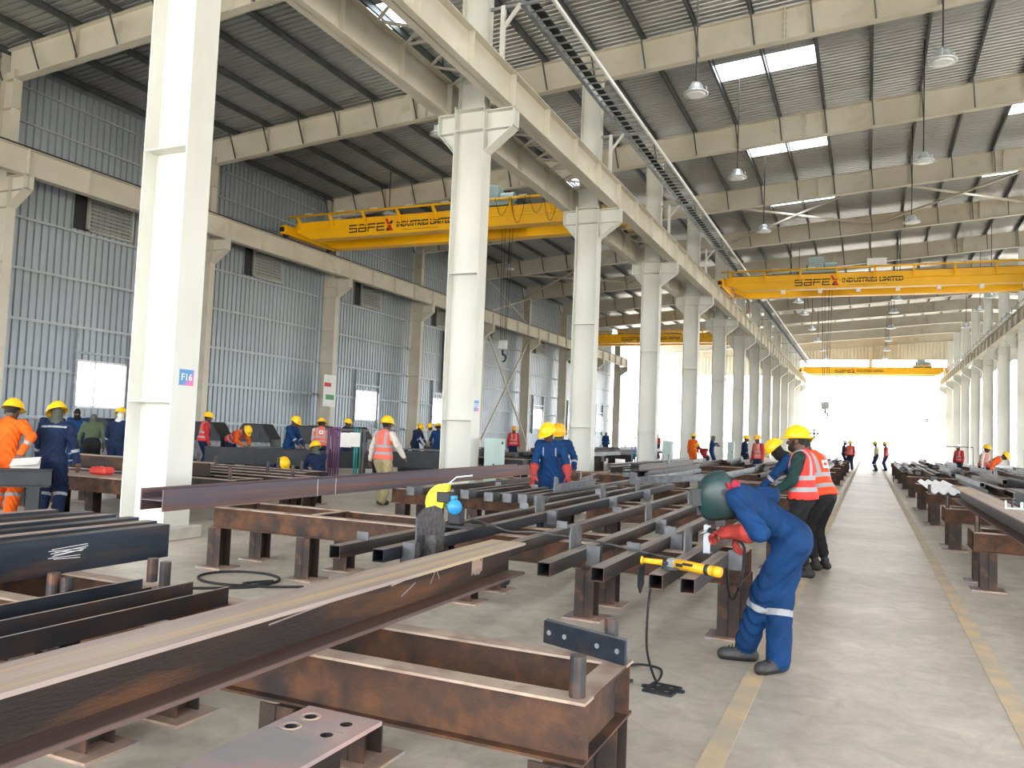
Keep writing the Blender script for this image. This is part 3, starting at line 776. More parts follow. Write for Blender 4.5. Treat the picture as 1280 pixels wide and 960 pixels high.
def trestle(x0, x1, ya, yb, legs, lab, group=None, ties=None, posts=(), m_side=None, turn=False):
    """two I rails along x at ya and yb, ties along y, H legs on base plates"""
    m_side = m_side or M_RUST
    t = thing('steel_trestle', lab, 'work stand', (0, 0, 0), group=group)
    H = 0.22; W = 0.10; tf = 0.011
    key = (round(x1-x0, 3), m_side.name)
    if key not in _tr_cache:
        L = x1-x0
        objs = (MB().box(0, L, -0.005, 0.005, tf, H-tf).build('rail_web', m_side),
                MB().box(0, L, -W/2, W/2, H-tf, H).build('rail_top', M_DUSTLITTOP),
                MB().box(0, L, -W/2, W/2, 0, tf).build('rail_foot', m_side))
        _tr_cache[key] = [o.data for o in objs]
        for o in objs: bpy.data.objects.remove(o)
    web, top, foot = _tr_cache[key]
    for y in (ya, yb):
        r_ = part_of('rail', web, t, (x0, y, ZT-H)); part_of('top_flange', top, r_); part_of('bottom_flange', foot, r_)
    for x in (ties if ties is not None else (x0+0.05, x1-0.05)):
        q = MB().prism(prof_i(W, H, 0.01, tf), ya+W/2, yb-W/2, 'y'); o = q.build('tie', m_side, t); o.location = (x, 0, ZT-H)
        MB().box(x-W/2, x+W/2, ya+W/2, yb-W/2, ZT-0.0005, ZT+0.0015).build('tie_top', M_DUSTLITTOP, t)
    lm = leg_meshes()
    for x in legs:
        for y in (ya, yb):
            l_ = part_of('leg', lm['leg'], t, (x, y, 0)); part_of('base_plate', lm['plate'], t, (x, y, 0))
    for (x, y, h) in posts:
        MB().lathe([(0.021,h),(0.03,h),(0.03,0),(0.021,0)], 14, (x, y, ZT)).build('pipe_stop', M_TUBE, t, smooth=False)
    return t
ROWS = [2.79, 6.72, 10.55, 14.3, 18.4, 22.6, 27.6, 32.5, 37.2, 42, 47]
t_near = trestle(-3.45, -0.89, 2.79, 3.32, (-1.0, -2.2, -3.36), 'rusty steel trestle with a bolted plate resting on its corner', posts=((-0.94, 2.80, 0.145), (-0.985, 3.36, 0.16)))
trestle(-6.4, -3.6, 2.79, 3.38, (-3.75, -5.0, -6.25), 'rusty steel trestle under the stack of blue black channels', posts=((-3.66, 2.78, 0.15), (-3.60, 2.81, 0.13), (-3.72, 3.44, 0.13), (-3.58, 3.40, 0.13)))
trestle(-3.5, -0.92, 6.72, 7.36, (-1.0, -2.2, -3.36), 'rusty steel trestle carrying square tubes in front of the bent welder')
trestle(-6.42, -3.78, 6.72, 7.36, (-6.33, -5.17, -3.95), 'dark brown steel trestle beside a loop of black cable', ties=(-6.37, -5.15, -3.83))
for i, y in enumerate(ROWS[2:]):
    yb = y+0.62
    far = i > 3
    trestle(-3.5, -0.95, y, yb, (-1.05, -2.2, -3.3) if not far else (-1.05, -3.3), 'rusty steel trestle beside the aisle, %s beyond the bent welder' % ORD[i], 'trestles along the aisle')
    if i < 6: trestle(-6.6, -3.8, y, yb, (-6.4, -5.2, -4.0) if not far else (-6.4, -4.0), 'rusty steel trestle away from the aisle, %s row beyond the bent welder' % ORD[i], 'trestles behind the aisle trestles')
    trestle(1.1, 3.9, y, yb, (1.24, 2.5, 3.75) if not far else (1.24, 3.75), 'dark steel trestle under the dense stock by the aisle, %s row of the stock' % ORD[i], 'trestles under the dense stock', posts=((1.135, y, 0.18),) if i < 3 else ())
    if i > 0: trestle(4.2, 7.0, y, yb, (4.35, 5.6, 6.85) if not far else (4.35, 6.85), 'dark steel trestle at the back of the dense stock, %s row' % ORD[i], 'trestles at the back of the dense stock')

M_TUBETOP = mat('dusty_lit_tube_top', '7c736d', '938a83', rough=0.5, metal=0.25, scale=3, stretch=(5, 0.4, 1), col3='6d5448', scale3=2.5, lo3=0.5, hi3=0.66)  # upper bar faces paler, with dust and overhead light in the colour
# ---- generic stock pieces -------------------------------------------------
def stock_i(name, lab, x, y0, y1, w, h, z=ZT, side=None, top=None, rz=0.0, tw=0.01, tf=0.014, group=None, cat='steel beam'):
    t = thing(name, lab, cat, (x, y0, z), rz, group)
    side = side or M_SCALE; top = top or M_RUSTLT; L = y1-y0
    MB().box(-tw/2, tw/2, 0, L, tf, h-tf).build('web', side, t)
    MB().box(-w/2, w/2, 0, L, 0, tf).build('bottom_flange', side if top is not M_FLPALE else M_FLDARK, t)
    MB().box(-w/2, w/2, 0, L, h-tf, h).build('top_flange', top, t)
    return t
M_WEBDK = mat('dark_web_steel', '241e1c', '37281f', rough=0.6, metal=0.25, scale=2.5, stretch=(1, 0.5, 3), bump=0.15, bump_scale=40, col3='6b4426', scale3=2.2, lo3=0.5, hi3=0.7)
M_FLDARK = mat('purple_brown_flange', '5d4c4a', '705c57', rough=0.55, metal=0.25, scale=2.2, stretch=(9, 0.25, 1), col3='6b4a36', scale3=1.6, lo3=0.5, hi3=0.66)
M_FLPALE = mat('pale_lit_flange_top', '9c8d88', 'b8a69c', rough=0.5, metal=0.25, scale=2.2, stretch=(9, 0.25, 1), col3='c3ab86', scale3=1.6, lo3=0.5, hi3=0.62)  # pale girder top: overhead light and dust put into the colour
bA = stock_i('steel_girder', 'long heavy I girder with pale top flange lying across the rusty trestle', -2.175, -0.6, 4.95, 0.245, 0.205, side=M_WEBDK, top=M_FLPALE, tf=0.016)
MB().box(-0.118, 0.118, 0, 5.55, 0.016, 0.0175).build('flange_skin', M_FLDARK, bA)  # thin layer in the same dark tone as the bottom flange
for i in range(9):
    MB().box(0.0055, 0.0062+0.0001*i, 5.0+i*0.016, 5.0+i*0.016+0.015, 0.05+0.02*RNG.random(), 0.13+0.05*RNG.random()).build('grinding_mark', M_RUSTLT, bA)
for (ya, za, yb, zb) in ((4.1, 0.14, 4.35, 0.16), (4.2, 0.07, 4.34, 0.12), (3.2, 0.13, 3.6, 0.15), (4.5, 0.09, 4.56, 0.16), (4.56, 0.16, 4.6, 0.1)):
    MB().bar((0.0056, ya, za), (0.0056, yb, zb), 0.001, 0.007).build('chalk_mark', M_RUSTLT, bA)
MB().prism([(0.0,-0.07),(0.12,-0.07),(0.16,0.0),(0.0,0.0)], 0.02, 0.032, 'x').build('end_cleat', M_BLUESTEEL, bA).location = (0, 5.39, 0)
# short I piece with bolt holes at the bottom of the view
M_PINKFL = mat('pinkish_flange', 'a58a86', 'b39c98', rough=0.5, metal=0.2, scale=4, col3='8d8a8c', scale3=2.5, lo3=0.45, hi3=0.6)
def plate_with_holes(mb, walls, x0, x1, y0, y1, z0, z1, holes, r, n=10):
    """plate whose holes are real openings: a grid of cells, cells with a hole get an octagonal cut"""
    xs = sorted({x0, x1} | {round(h[0]-0.035, 4) for h in holes} | {round(h[0]+0.035, 4) for h in holes})
    ys = sorted({y0, y1} | {round(h[1]-0.035, 4) for h in holes} | {round(h[1]+0.035, 4) for h in holes})
    for i in range(len(xs)-1):
        for j in range(len(ys)-1):
            a, b, c, d = xs[i], xs[i+1], ys[j], ys[j+1]
            hh = [h for h in holes if a < h[0] < b and c < h[1] < d]
            if not hh:
                mb.box(a, b, c, d, z0, z1); continue
            hx, hy = hh[0]; ring = []; outer = []
            for k in range(16):
                an = 2*PI*k/16; cx, sy = math.cos(an), math.sin(an); m_ = max(abs(cx), abs(sy))
                ring.append((hx+r*cx, hy+r*sy)); outer.append((hx+(b-a)/2*cx/m_, hy+(d-c)/2*sy/m_))
            vs = [(p[0], p[1], z1) for p in outer]+[(p[0], p[1], z1) for p in ring]
            mb.add(vs, [(k, (k+1) % 16, 16+(k+1) % 16, 16+k) for k in range(16)])
            walls.add([(p[0], p[1], z1) for p in ring]+[(p[0], p[1], z0-0.03) for p in ring], [(k, (k+1) % 16, 16+(k+1) % 16, 16+k) for k in range(16)])
t = thing('steel_girder', 'short I girder piece with four bolt holes in its pinkish top flange', 'steel beam', (-1.54, 0.4, 0.43))
q = MB(); hw = MB(); plate_with_holes(q, hw, -0.142, 0.142, 0, 1.84, 0.2, 0.214, ((-0.075, 1.76), (-0.075, 1.665), (0.062, 1.76), (0.062, 1.66)), 0.02)
q.build('top_flange', M_PINKFL, t, fix=False); hw.build('hole_edges', M_BLACK, t, fix=False)  # hole walls black: the shade inside the holes is put into the colour
for hx, hy in ((-0.075, 1.76), (-0.075, 1.665)):
    MB().tube([(hx+0.031*math.cos(a), hy+0.031*math.sin(a), 0.2142) for a in [i*PI/8 for i in range(17)]], 0.0022, 5).build('chalk_ring', M_FLPALE, t)
MB().box(-0.006, 0.006, 0, 1.82, 0.012, 0.2).build('web', M_WEBDK, t)
MB().box(-0.142, 0.142, 0, 1.84, 0, 0.012).build('bottom_flange', M_WEBDK, t)  # dark tone so the bolt holes above look deep and shaded
lm = leg_meshes()
tt = thing('steel_block', 'low rusty steel support under the short girder piece', 'work stand', (-1.54, 0.9, 0))
MB().prism(prof_i(0.17, 0.418, 0.01, 0.012), -0.1, 0.1, 'y').build('leg', M_RUST, tt); part_of('base_plate', lm['plate'], tt)
tt.location = (-1.54, 0.9, 0)
# bolted splice plate leaning on the pipe stop
t = thing('bolted_plate', 'dark grey steel plate with four bolts standing on the rusty trestle corner', 'steel plate', (-1.10, 3.345, ZT+0.002), rot=(0, 0, math.atan2(3.27-3.43, -0.88+1.3)))
MB().box(-0.225, 0.225, -0.012, 0.0, 0, 0.098).build('plate', M_BLUESTEEL, t, bevel=0.002)
MB().box(-0.222, 0.222, 0.001, 0.011, 0.0, 0.104).build('back_plate', M_PLATE, t)
for x in (-0.19, -0.10, 0.08, 0.185):
    MB().xf(Matrix.Identity(4)).add(*[(lambda vs, fs: ([(x+v[1]-0.0, -0.012+v[0], 0.05+v[2]) for v in vs], fs))(*cyl_x(-0.004, 0.0, 0, 0, 0.011, 10))][0]).build('bolt', M_GALV, t)
# left stack of blue black channels standing side by side
for i, (x, y1) in enumerate(((-4.40, 4.10), (-4.56, 4.14), (-4.80, 4.20), (-5.05, 4.22), (-5.30, 4.24), (-5.56, 4.15))):
    lab = ('front blue black channel with scratched chalk marks in the stack on the trestle', 'blue black channel second behind the chalk scratched one in the stack', 'blue black channel third in the stack behind the chalk scratched one', 'dark channel fourth in the stack behind the chalk scratched one', 'dark channel fifth in the stack behind the chalk scratched one', 'rearmost brown channel of the stack behind the chalk scratched one')[i]
    t = thing('steel_channel', lab, 'steel channel', (x, 0.2, ZT), group='stack of dark channels')
    L = y1-0.2; h = 0.222 if i else 0.215
    MB().box(0.09, 0.098, 0, L, 0, h).build('web', M_BLUESTEEL if i < 4 else M_SCALE, t)
    MB().box(0.0, 0.09, 0, L, h-0.01, h).build('top_flange', M_RUSTLT if i % 2 else M_SCALE, t)
    MB().box(0.0, 0.09, 0, L, 0, 0.01).build('bottom_flange', M_SCALE, t)
    if i == 0:
        for k in range(8):
            a = RNG.uniform(0, 0.10)
            b = MB().bar((0.0986, 3.02+RNG.uniform(0, .06), 0.09+k*0.008), (0.0986, 3.22+RNG.uniform(0, .06), 0.10+k*0.006+RNG.uniform(-.02, .02)), 0.0015, 0.003); b.build('chalk_mark', M_WHITE, t)
# flat angles lying nearer, in front of the trestle with pipe stops
for x, y1, m1, lab in ((-3.48, 3.15, M_BLUESTEEL, 'blue black angle bar lying beside the two pipe stops'), (-3.22, 3.24, M_SCALE, 'dark purple brown angle bar lying next to the heavy girder'), (-2.98, 3.24, M_SCALE, 'dark purple brown angle bar closest to the heavy girder')):
    t = thing('angle_bar', lab, 'steel angle', (x, 0.2, ZT), group=None)
    L = y1-0.2
    MB().box(0.0, 0.01, 0, L, 0, 0.085).build('upright_leg', m1, t)
    MB().box(-0.08, 0.0, 0, L, 0, 0.01).build('flat_leg', M_RUST, t)
    MB().box(-0.0005, 0.0105, 0, L, 0.085, 0.0865).build('pale_edge', M_RUSTLT, t)  # paler strip along the top edge
# long H section lying on its side in the middle distance
M_HSIDE = mat('streaked_rust_steel', '6a4a40', '7d5f55', rough=0.5, metal=0.3, scale=2.0, stretch=(1, 0.25, 14), col3='5b5560', scale3=1.2, lo3=0.45, hi3=0.58)
t = thing('steel_girder', 'very long rusty H girder lying on its side beyond the dark brown trestle', 'steel beam', (-6.34, 5.94, ZT+0.002), rz=math.atan2(0.30, 9.3))
MB().box(-0.016, 0.0, 0, 10.2, 0, 0.215).build('near_flange', M_HSIDE, t)
MB().box(-0.30, -0.284, 0, 10.2, 0, 0.215).build('far_flange', M_HSIDE, t)
MB().box(-0.284, -0.016, 0, 10.2, 0.1, 0.112).build('web', M_HSIDE, t)
for y in (2.55, 2.95):
    MB().box(0.0, 0.0012, y-0.004, y+0.004, 0.0, 0.215).build('chalk_line', M_WHITE, t)

# ---- square tubes with gusset plates on the trestles in front of the welder
def gusset(t, x, y, h=0.235, l=0.26, base=0.06, m_=None):
    """upright plate with a clipped top corner, standing along the tube"""
    o = MB().prism([(0, 0), (l*0.9, 0), (l, 0.03), (l, h*0.75), (l*0.72, h), (l*0.12, h*0.98), (0, h*0.72)], x-0.006, x+0.006, 'x')
    o.build('gusset_plate', m_ or M_PLATE, t).location = (0, y, base)
def end_plate(t, x, y, w=0.105, z0=-0.03, z1=0.115, m_=None):
    MB().box(x-w/2, x+w/2, y-0.006, y+0.006, z0, z1).build('end_plate', m_ or M_PLATE, t)
    MB().box(x+w/2-0.005, x+w/2, y-0.006, y+0.05, z0, z1).build('plate_return', m_ or M_PLATE, t)
def cleat(t, x, y, z=0.088):
    MB().box(x-0.05, x+0.05, y, y+0.008, z, z+0.06).build('cleat', M_PLATE, t)
    MB().prism([(0, 0), (0.14, 0), (0.09, 0.055), (0.03, 0.06)], x-0.05, x-0.042, 'x').build('cleat_rib', M_PLATE, t).location = (0, y, z)
def tube_piece(lab, x, y0, y1, w=0.088, z=ZT+0.002, rz=0.0, gus=(), ends=(), cleats=(), m_=None, group=None, name='square_tube'):
    t = thing(name, lab, 'steel tube', (x, y0, z), rz, group)
    q = MB(); hollow(q, w, w, 0.005, 0, y1-y0); dust_lit_top(q.build('tube', m_ or M_TUBE, t, fix=False), M_TUBETOP)
    for y in gus: gusset(t, -w/2-0.007, y-y0, base=0.03)
    for y in ends: end_plate(t, w/2+0.055, y-y0)
    for y in cleats: cleat(t, 0.0, y-y0, w)
    return t
tube_piece('rusty square tube with an upright plate beside the heavy girder end', -1.92, 4.95, 14.2, gus=(5.62, 7.95, 10.2, 12.4), ends=(5.72, 7.98, 10.3, 12.5), rz=0.016, cleats=())
tube_piece('dark square tube with a pointed plate hanging below it', -1.565, 4.98, 14.0, gus=(), cleats=(5.85, 7.1, 9.0), ends=(6.9, 9.2, 11.4), rz=0.006)
tube_piece('square tube under the yellow angle grinder', -1.185, 4.96, 9.6, gus=(6.04,), ends=(), cleats=(7.4,), m_=M_TUBE)
tube_piece('square tube end under the handle of the yellow angle grinder', -0.985, 4.94, 6.3, gus=(), ends=(6.2,))
tube_piece('long square tube running on from behind the heavy girder', -2.46, 4.99, 15.0, gus=(), cleats=(6.8, 8.6), ends=(), rz=0.012)
tube_piece('blue black square tube beside the blue motor saw', -3.06, 4.75, 14.6, gus=(7.86, 10.2, 12.1, 14.2), ends=(5.0, 7.95, 10.3, 12.2), m_=M_BLUESTEEL, rz=0.017)
tube_piece('brown square tube with a small cleat beside the blue motor saw', -3.39, 4.71, 15.8, gus=(), cleats=(5.05, 8.2, 11.0), rz=0.014)
# pointed plate hanging from the second tube
t = thing('hanging_plate', 'dark pointed steel plate hanging below the square tubes', 'steel plate', (-1.49, 5.75, 0.45))
MB().prism([(-0.06, 0.19), (-0.06, 0.06), (0.0, 0.0), (0.09, 0.06), (0.09, 0.19)], -0.0, 0.012, 'x').build('plate', M_BLUESTEEL, t)
# small tubes with U ends farther back
for i, (x, y1) in enumerate(((-5.70, 14.6), (-5.12, 12.6), (-4.92, 11.7), (-4.52, 11.7), (-4.28, 11.9), (-4.08, 15.4), (-3.82, 13.0))):
    t = tube_piece('small square tube with U shaped end bracket, %s from the very long girder' % ORD[i], x, 9.6+0.05*(i % 3), y1, w=0.085, rz=0.01*(i % 2), cleats=(11.2,) if i % 2 else (), group='small tubes with U brackets')
    for dx in (-0.06, 0.06):
        MB().box(dx-0.005, dx+0.005, -0.03, 0.2, 0.002, 0.115).build('bracket_plate', M_PLATE, t)
    MB().box(-0.06, 0.06, -0.03, -0.02, 0.002, 0.115).build('bracket_back', M_PLATE, t)
# leaning, crossing pieces near the worker with red gloves
for i, (x, y, L, rz, z, rx) in enumerate(((-4.0, 10.6, 1.4, -0.1, 0.735, 0.02), (-4.2, 12.3, 1.2, 0.15, 0.735, 0.02), (-3.7, 13.4, 1.8, -0.8, 0.74, 0.06))):
    t = thing('steel_channel', 'loose grey channel piece lying across the small tubes', 'steel channel', (x, y, z), rot=(rx, 0, rz), group='loose channel pieces')
    MB().prism(prof_c(0.07, 0.12, 0.008, 0.008), 0, L, 'y').build('channel', M_PLATE, t)
    MB().prism([(0, 0), (0.16, 0), (0.12, 0.2), (0.02, 0.22)], -0.01, 0.0, 'x').build('fin_plate', M_PLATE, t)
# rusted boxes (packing blocks)
for x, y, z in ((-5.62, 10.2, ZT-0.64), (-5.0, 10.05, 0)):
    t = thing('steel_block', 'short rusty H section block standing on the floor under the tubes', 'packing block', (x, y-0.5, 0), group='rusty packing blocks')
    MB().prism(prof_i(0.2, 0.3, 0.01, 0.012), 0, 0.2, 'y').build('block', M_RUST, t)
    MB().box(-0.11, 0.11, -0.01, 0.21, 0.3, 0.31).build('cap', M_RUSTLT, t)

# ---- pieces on the dense stock side
stock_i('steel_girder', 'long I girder with pale top flange on the trestles across the aisle', 1.56, 6.6, 17.0, 0.30, 0.235, side=M_SCALE, top=M_FLPALE, tf=0.016)
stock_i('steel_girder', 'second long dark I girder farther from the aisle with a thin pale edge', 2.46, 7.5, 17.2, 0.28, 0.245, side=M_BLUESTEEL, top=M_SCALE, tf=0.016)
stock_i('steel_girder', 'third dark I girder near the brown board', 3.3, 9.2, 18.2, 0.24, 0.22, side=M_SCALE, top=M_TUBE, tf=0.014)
for i, (x, z) in enumerate(((1.28, 0), (1.45, 0), (1.62, 0), (1.80, 0))):
    t = thing('angle_bar', 'galvanised angle bar with its pale end facing the aisle', 'steel angle', (x, 18.1, ZT+0.0125+z), group='angle bars with pale ends')
    MB().add([(-0.08,0,0),(0,0,0.07),(0.08,0,0),(0.065,0,-0.012),(0,0,0.045),(-0.065,0,-0.012)]+[(-0.08,6,0),(0,6,0.07),(0.08,6,0),(0.065,6,-0.012),(0,6,0.045),(-0.065,6,-0.012)],
             [(0,1,4,5),(1,2,3,4),(6,11,10,7),(7,10,9,8),(0,6,7,1),(1,7,8,2),(2,8,9,3),(3,9,10,4),(4,10,11,5),(5,11,6,0)]).build('angle', M_GALV, t)
t = thing('clamp', 'small steel screw clamp standing on the pale topped girder', 'clamp', (1.6, 11.3, ZT+0.235))
MB().box(-0.1, 0.1, -0.015, 0.015, 0, 0.02).box(-0.1, -0.08, -0.015, 0.015, 0.02, 0.1).box(0.06, 0.09, -0.015, 0.015, 0.02, 0.09).build('body', M_GALV, t)
MB().tube([(-0.02, 0, 0.02), (-0.02, 0, 0.12)], 0.012, 8).build('screw', M_DARK, t)
KIND_LABEL = {
 'i': ('steel_girder', 'steel beam', ('I section bar', 'in the dense stock')),
 'c': ('steel_channel', 'steel channel', ('channel bar', 'in the dense stock')),
 't': ('square_tube', 'steel tube', ('square tube', 'in the dense stock')),
 'l': ('angle_bar', 'steel angle', ('angle bar', 'in the dense stock'))}
COLOUR_WORD = {'mill_scale_steel': 'dark', 'tube_steel': 'charcoal', 'grey_plate_steel': 'grey', 'blue_black_steel': 'blue black', 'rusty_steel': 'rusty', 'galvanised': 'pale galvanised'}
_stock_cache = {}
def stock_mesh(kind, L, m_):
    key = (kind, round(L, 1), m_.name)
    if key in _stock_cache: return _stock_cache[key]
    q = MB()
    if kind == 'i': q.prism(prof_i(0.15, 0.15, 0.01, 0.012), 0, L, 'y')
    elif kind == 'c': q.prism([(p[0]-0.037, p[1]) for p in prof_c(0.075, 0.15, 0.008, 0.01)], 0, L, 'y')
    elif kind == 'l': q.prism([(p[0]-0.05, p[1]) for p in prof_l(0.1, 0.1, 0.01)], 0, L, 'y')
    else: hollow(q, 0.1, 0.1, 0.006, 0, L)
    o = dust_lit_top(q.build('bar', m_, fix=(kind != 't')), M_TUBETOP); _stock_cache[key] = o.data; bpy.data.objects.remove(o)
    return _stock_cache[key]
def end_fit_mesh():
    if 'fit' in _stock_cache: return _stock_cache['fit']
    o = MB().box(-0.078, 0.078, 0, 0.012, -0.03, 0.068).build('end_plate', M_PLATE); _stock_cache['fit'] = o.data; bpy.data.objects.remove(o)
    o = MB().prism([(0,0),(0.3,0),(0.26,0.16),(0.1,0.22),(0,0.12)], -0.006, 0.006, 'x').build('fin', M_PLATE); _stock_cache['fin'] = o.data; bpy.data.objects.remove(o)
    return _stock_cache['fit']
def scatter_stock(x0, x1, y0, y1, n, labels, group, layer=1, lens=(4.2, 5.4, 6.0), seed=1, ztop=ZT):
    """bars laid in lanes across the trestle rows; a second layer only on top of a first one"""
    rr = random.Random(seed); ms = [M_SCALE, M_TUBE, M_PLATE, M_BLUESTEEL, M_RUST, M_GALV, M_PLATE]
    hgt = {'i': 0.15, 'c': 0.15, 'l': 0.1, 't': 0.1}
    end_fit_mesh(); lanes = {}
    rows = [r for r in ROWS if y0 < r < y1]
    for i in range(n):
        kind = rr.choice('ictltc'); L = rr.choice(lens); y = rr.choice(rows)+0.3-rr.uniform(0.5, L-0.5)
        if y < y0-0.6 or y+L > y1+2: continue
        lane = round(rr.uniform(x0, x1)/0.19); x = lane*0.19
        occ = lanes.setdefault(lane, [])
        under = [o for o in occ if o[0] < y+L+0.03 and o[1] > y-0.03]
        if len(under) > 1 or any(o[3] for o in under): continue
        z = ztop+0.001; up = False
        if under:
            if layer < 2 or y < under[0][0]-1.0 or y+L > under[0][1]+1.0 or rr.random() < 0.4: continue
            z = under[0][2]+0.002; up = True
        occ.append((y, y+L, z+hgt[kind], up))
        nm, cat, lab = labels[kind]
        m_ = rr.choice(ms); plate = not up and rr.random() < 0.5; fin = up and rr.random() < 0.7
        extra = ' with end plate' if plate else ' with upright fin' if fin else ''
        t = thing(nm, '%s %s%s %s%s' % (COLOUR_WORD[m_.name], lab[0], extra, 'atop another bar ' if up else '', lab[1]), cat, (x, y, z), 0.0, group)
        part_of('bar', stock_mesh(kind, L, m_), t)
        if plate: part_of('end_plate', _stock_cache['fit'], t, (0, -0.013, 0.03))
        if fin: part_of('fin_plate', _stock_cache['fin'], t, (0.0, rr.uniform(0.3, L-0.6), 0.09 if kind != 'l' else 0.009))
scatter_stock(2.1, 3.7, 18.9, 50, 95, KIND_LABEL, 'dense stock across the aisle', 2, seed=3)
scatter_stock(1.15, 1.9, 25.2, 50, 18, KIND_LABEL, 'dense stock across the aisle', 2, seed=5)
scatter_stock(4.5, 6.9, 14.0, 50, 85, KIND_LABEL, 'dense stock across the aisle', 2, seed=4)
KL2 = {k: (v[0], v[1], (v[2][0], 'on trestles beyond the welder')) for k, v in KIND_LABEL.items()}
scatter_stock(-3.3, -1.1, 14.6+2, 48, 70, KL2, 'stock along the aisle beyond the welder', 2, seed=8)
scatter_stock(-6.4, -4.0, 17.0, 36, 45, KL2, 'stock along the aisle beyond the welder', 2, seed=9)
# ================================================================== people: bodies grown as one smooth surface from a signed distance field
def V3(*a): return np.array(a, float)
def rotx(a): c, s = math.cos(a), math.sin(a); return np.array([[1,0,0],[0,c,-s],[0,s,c]])
def roty(a): c, s = math.cos(a), math.sin(a); return np.array([[c,0,s],[0,1,0],[-s,0,c]])
def rotz(a): c, s = math.cos(a), math.sin(a); return np.array([[c,-s,0],[s,c,0],[0,0,1]])
def d_rc(P, a, b, r1, r2):
    ba = b-a; L2 = max(1e-9, ba@ba); t = np.clip(((P-a)@ba)/L2, 0, 1)
    return np.linalg.norm(P-a-t[:, None]*ba, axis=1)-(r1+(r2-r1)*t)
def d_el(P, c, r, R=None):
    q = P-c
    if R is not None: q = q@R
    k0 = np.linalg.norm(q/r, axis=1); k1 = np.linalg.norm(q/(r*r), axis=1)+1e-9
    return k0*(k0-1)/k1
def prim_d(P, p):
    return d_rc(P, p[1], p[2], p[3], p[4]) if p[0] == 'rc' else d_el(P, p[1], p[2], p[3])
def smin(a, b, k):
    if k <= 0: return np.minimum(a, b)
    h = np.clip(0.5+0.5*(b-a)/k, 0, 1)
    return b+(a-b)*h-k*h*(1-h)
def field(P, prims, k=0.04):
    """prims: (shape tuple, tag, blend)"""
    d = None
    for sh, tg, kk in prims:
        q = prim_d(P, sh)
        d = q if d is None else smin(d, q, kk if kk is not None else k)
    return d
def nearest_tag(P, prims):
    D = np.stack([prim_d(P, sh) for sh, _, _ in prims], 1)
    return D.argmin(1)
def bounds(prims, pad):
    lo, hi = np.full(3, 1e9), np.full(3, -1e9)
    for sh, _, _ in prims:
        if sh[0] == 'rc':
            for c, r in ((sh[1], sh[3]), (sh[2], sh[4])): lo = np.minimum(lo, c-r); hi = np.maximum(hi, c+r)
        else:
            m_ = sh[2].max(); lo = np.minimum(lo, sh[1]-m_); hi = np.maximum(hi, sh[1]+m_)
    return lo-pad, hi+pad
def surface_net(fn, lo, hi, h):
    n = np.maximum(3, np.ceil((hi-lo)/h).astype(int)+1)
    ax = [lo[i]+h*np.arange(n[i]) for i in range(3)]
    G = np.stack(np.meshgrid(*ax, indexing='ij'), -1).reshape(-1, 3)
    D = fn(G).reshape(n)
    S = D < 0
    cn = n-1
    acc = np.zeros((*cn, 3)); cnt = np.zeros(cn)
    def sl(o): return tuple(slice(o[i], o[i]+cn[i]) for i in range(3))
    corners = [(i, j, k) for i in (0, 1) for j in (0, 1) for k in (0, 1)]
    for a in corners:
        for axs in range(3):
            if a[axs]: continue
            b = list(a); b[axs] = 1; b = tuple(b)
            da, db = D[sl(a)], D[sl(b)]; m_ = (da < 0) != (db < 0)
            t = np.where(m_, da/np.where(m_, da-db, 1), 0)
            for c in range(3):
                v = np.full(cn, float(a[c]))
                if c == axs: v = t
                acc[..., c] += np.where(m_, v, 0)
            cnt += m_
    act = cnt > 0
    idx = -np.ones(cn, int); idx[act] = np.arange(act.sum())
    base = np.stack(np.nonzero(act), 1)
    verts = lo + h*(base + acc[act]/cnt[act][:, None])
    faces = []
    for axs in range(3):
        u, v = (axs+1) % 3, (axs+2) % 3
        sA = [slice(1, n[i]-1) for i in range(3)]; sA[axs] = slice(0, n[axs]-1)
        sB = list(sA); sB[axs] = slice(1, n[axs])
        a, b = S[tuple(sA)], S[tuple(sB)]; m_ = a != b
        pos = np.stack(np.nonzero(m_), 1)
        off = np.array([1, 1, 1]); off[axs] = 0
        pos = pos+off
        if not len(pos): continue
        flip = a[m_]
        def cell(du, dv):
            q = pos.copy(); q[:, u] += du; q[:, v] += dv
            return idx[q[:, 0], q[:, 1], q[:, 2]]
        q = np.stack([cell(-1, -1), cell(0, -1), cell(0, 0), cell(-1, 0)], 1)
        q[~flip] = q[~flip][:, ::-1]
        faces.append(q)
    F = np.concatenate(faces) if faces else np.zeros((0, 4), int)
    F = F[(F >= 0).all(1)]
    return verts, F
def ik(a, t, l1, l2, pole):
    d = t-a; L = np.linalg.norm(d)
    if L > (l1+l2)*0.995: t = a+d/L*(l1+l2)*0.995; d = t-a; L = np.linalg.norm(d)
    x = (l1*l1-l2*l2+L*L)/(2*L); h = math.sqrt(max(0, l1*l1-x*x)); u = d/L
    p = pole-u*(pole@u); p = p/(np.linalg.norm(p)+1e-9)
    return a+u*x+p*h, t

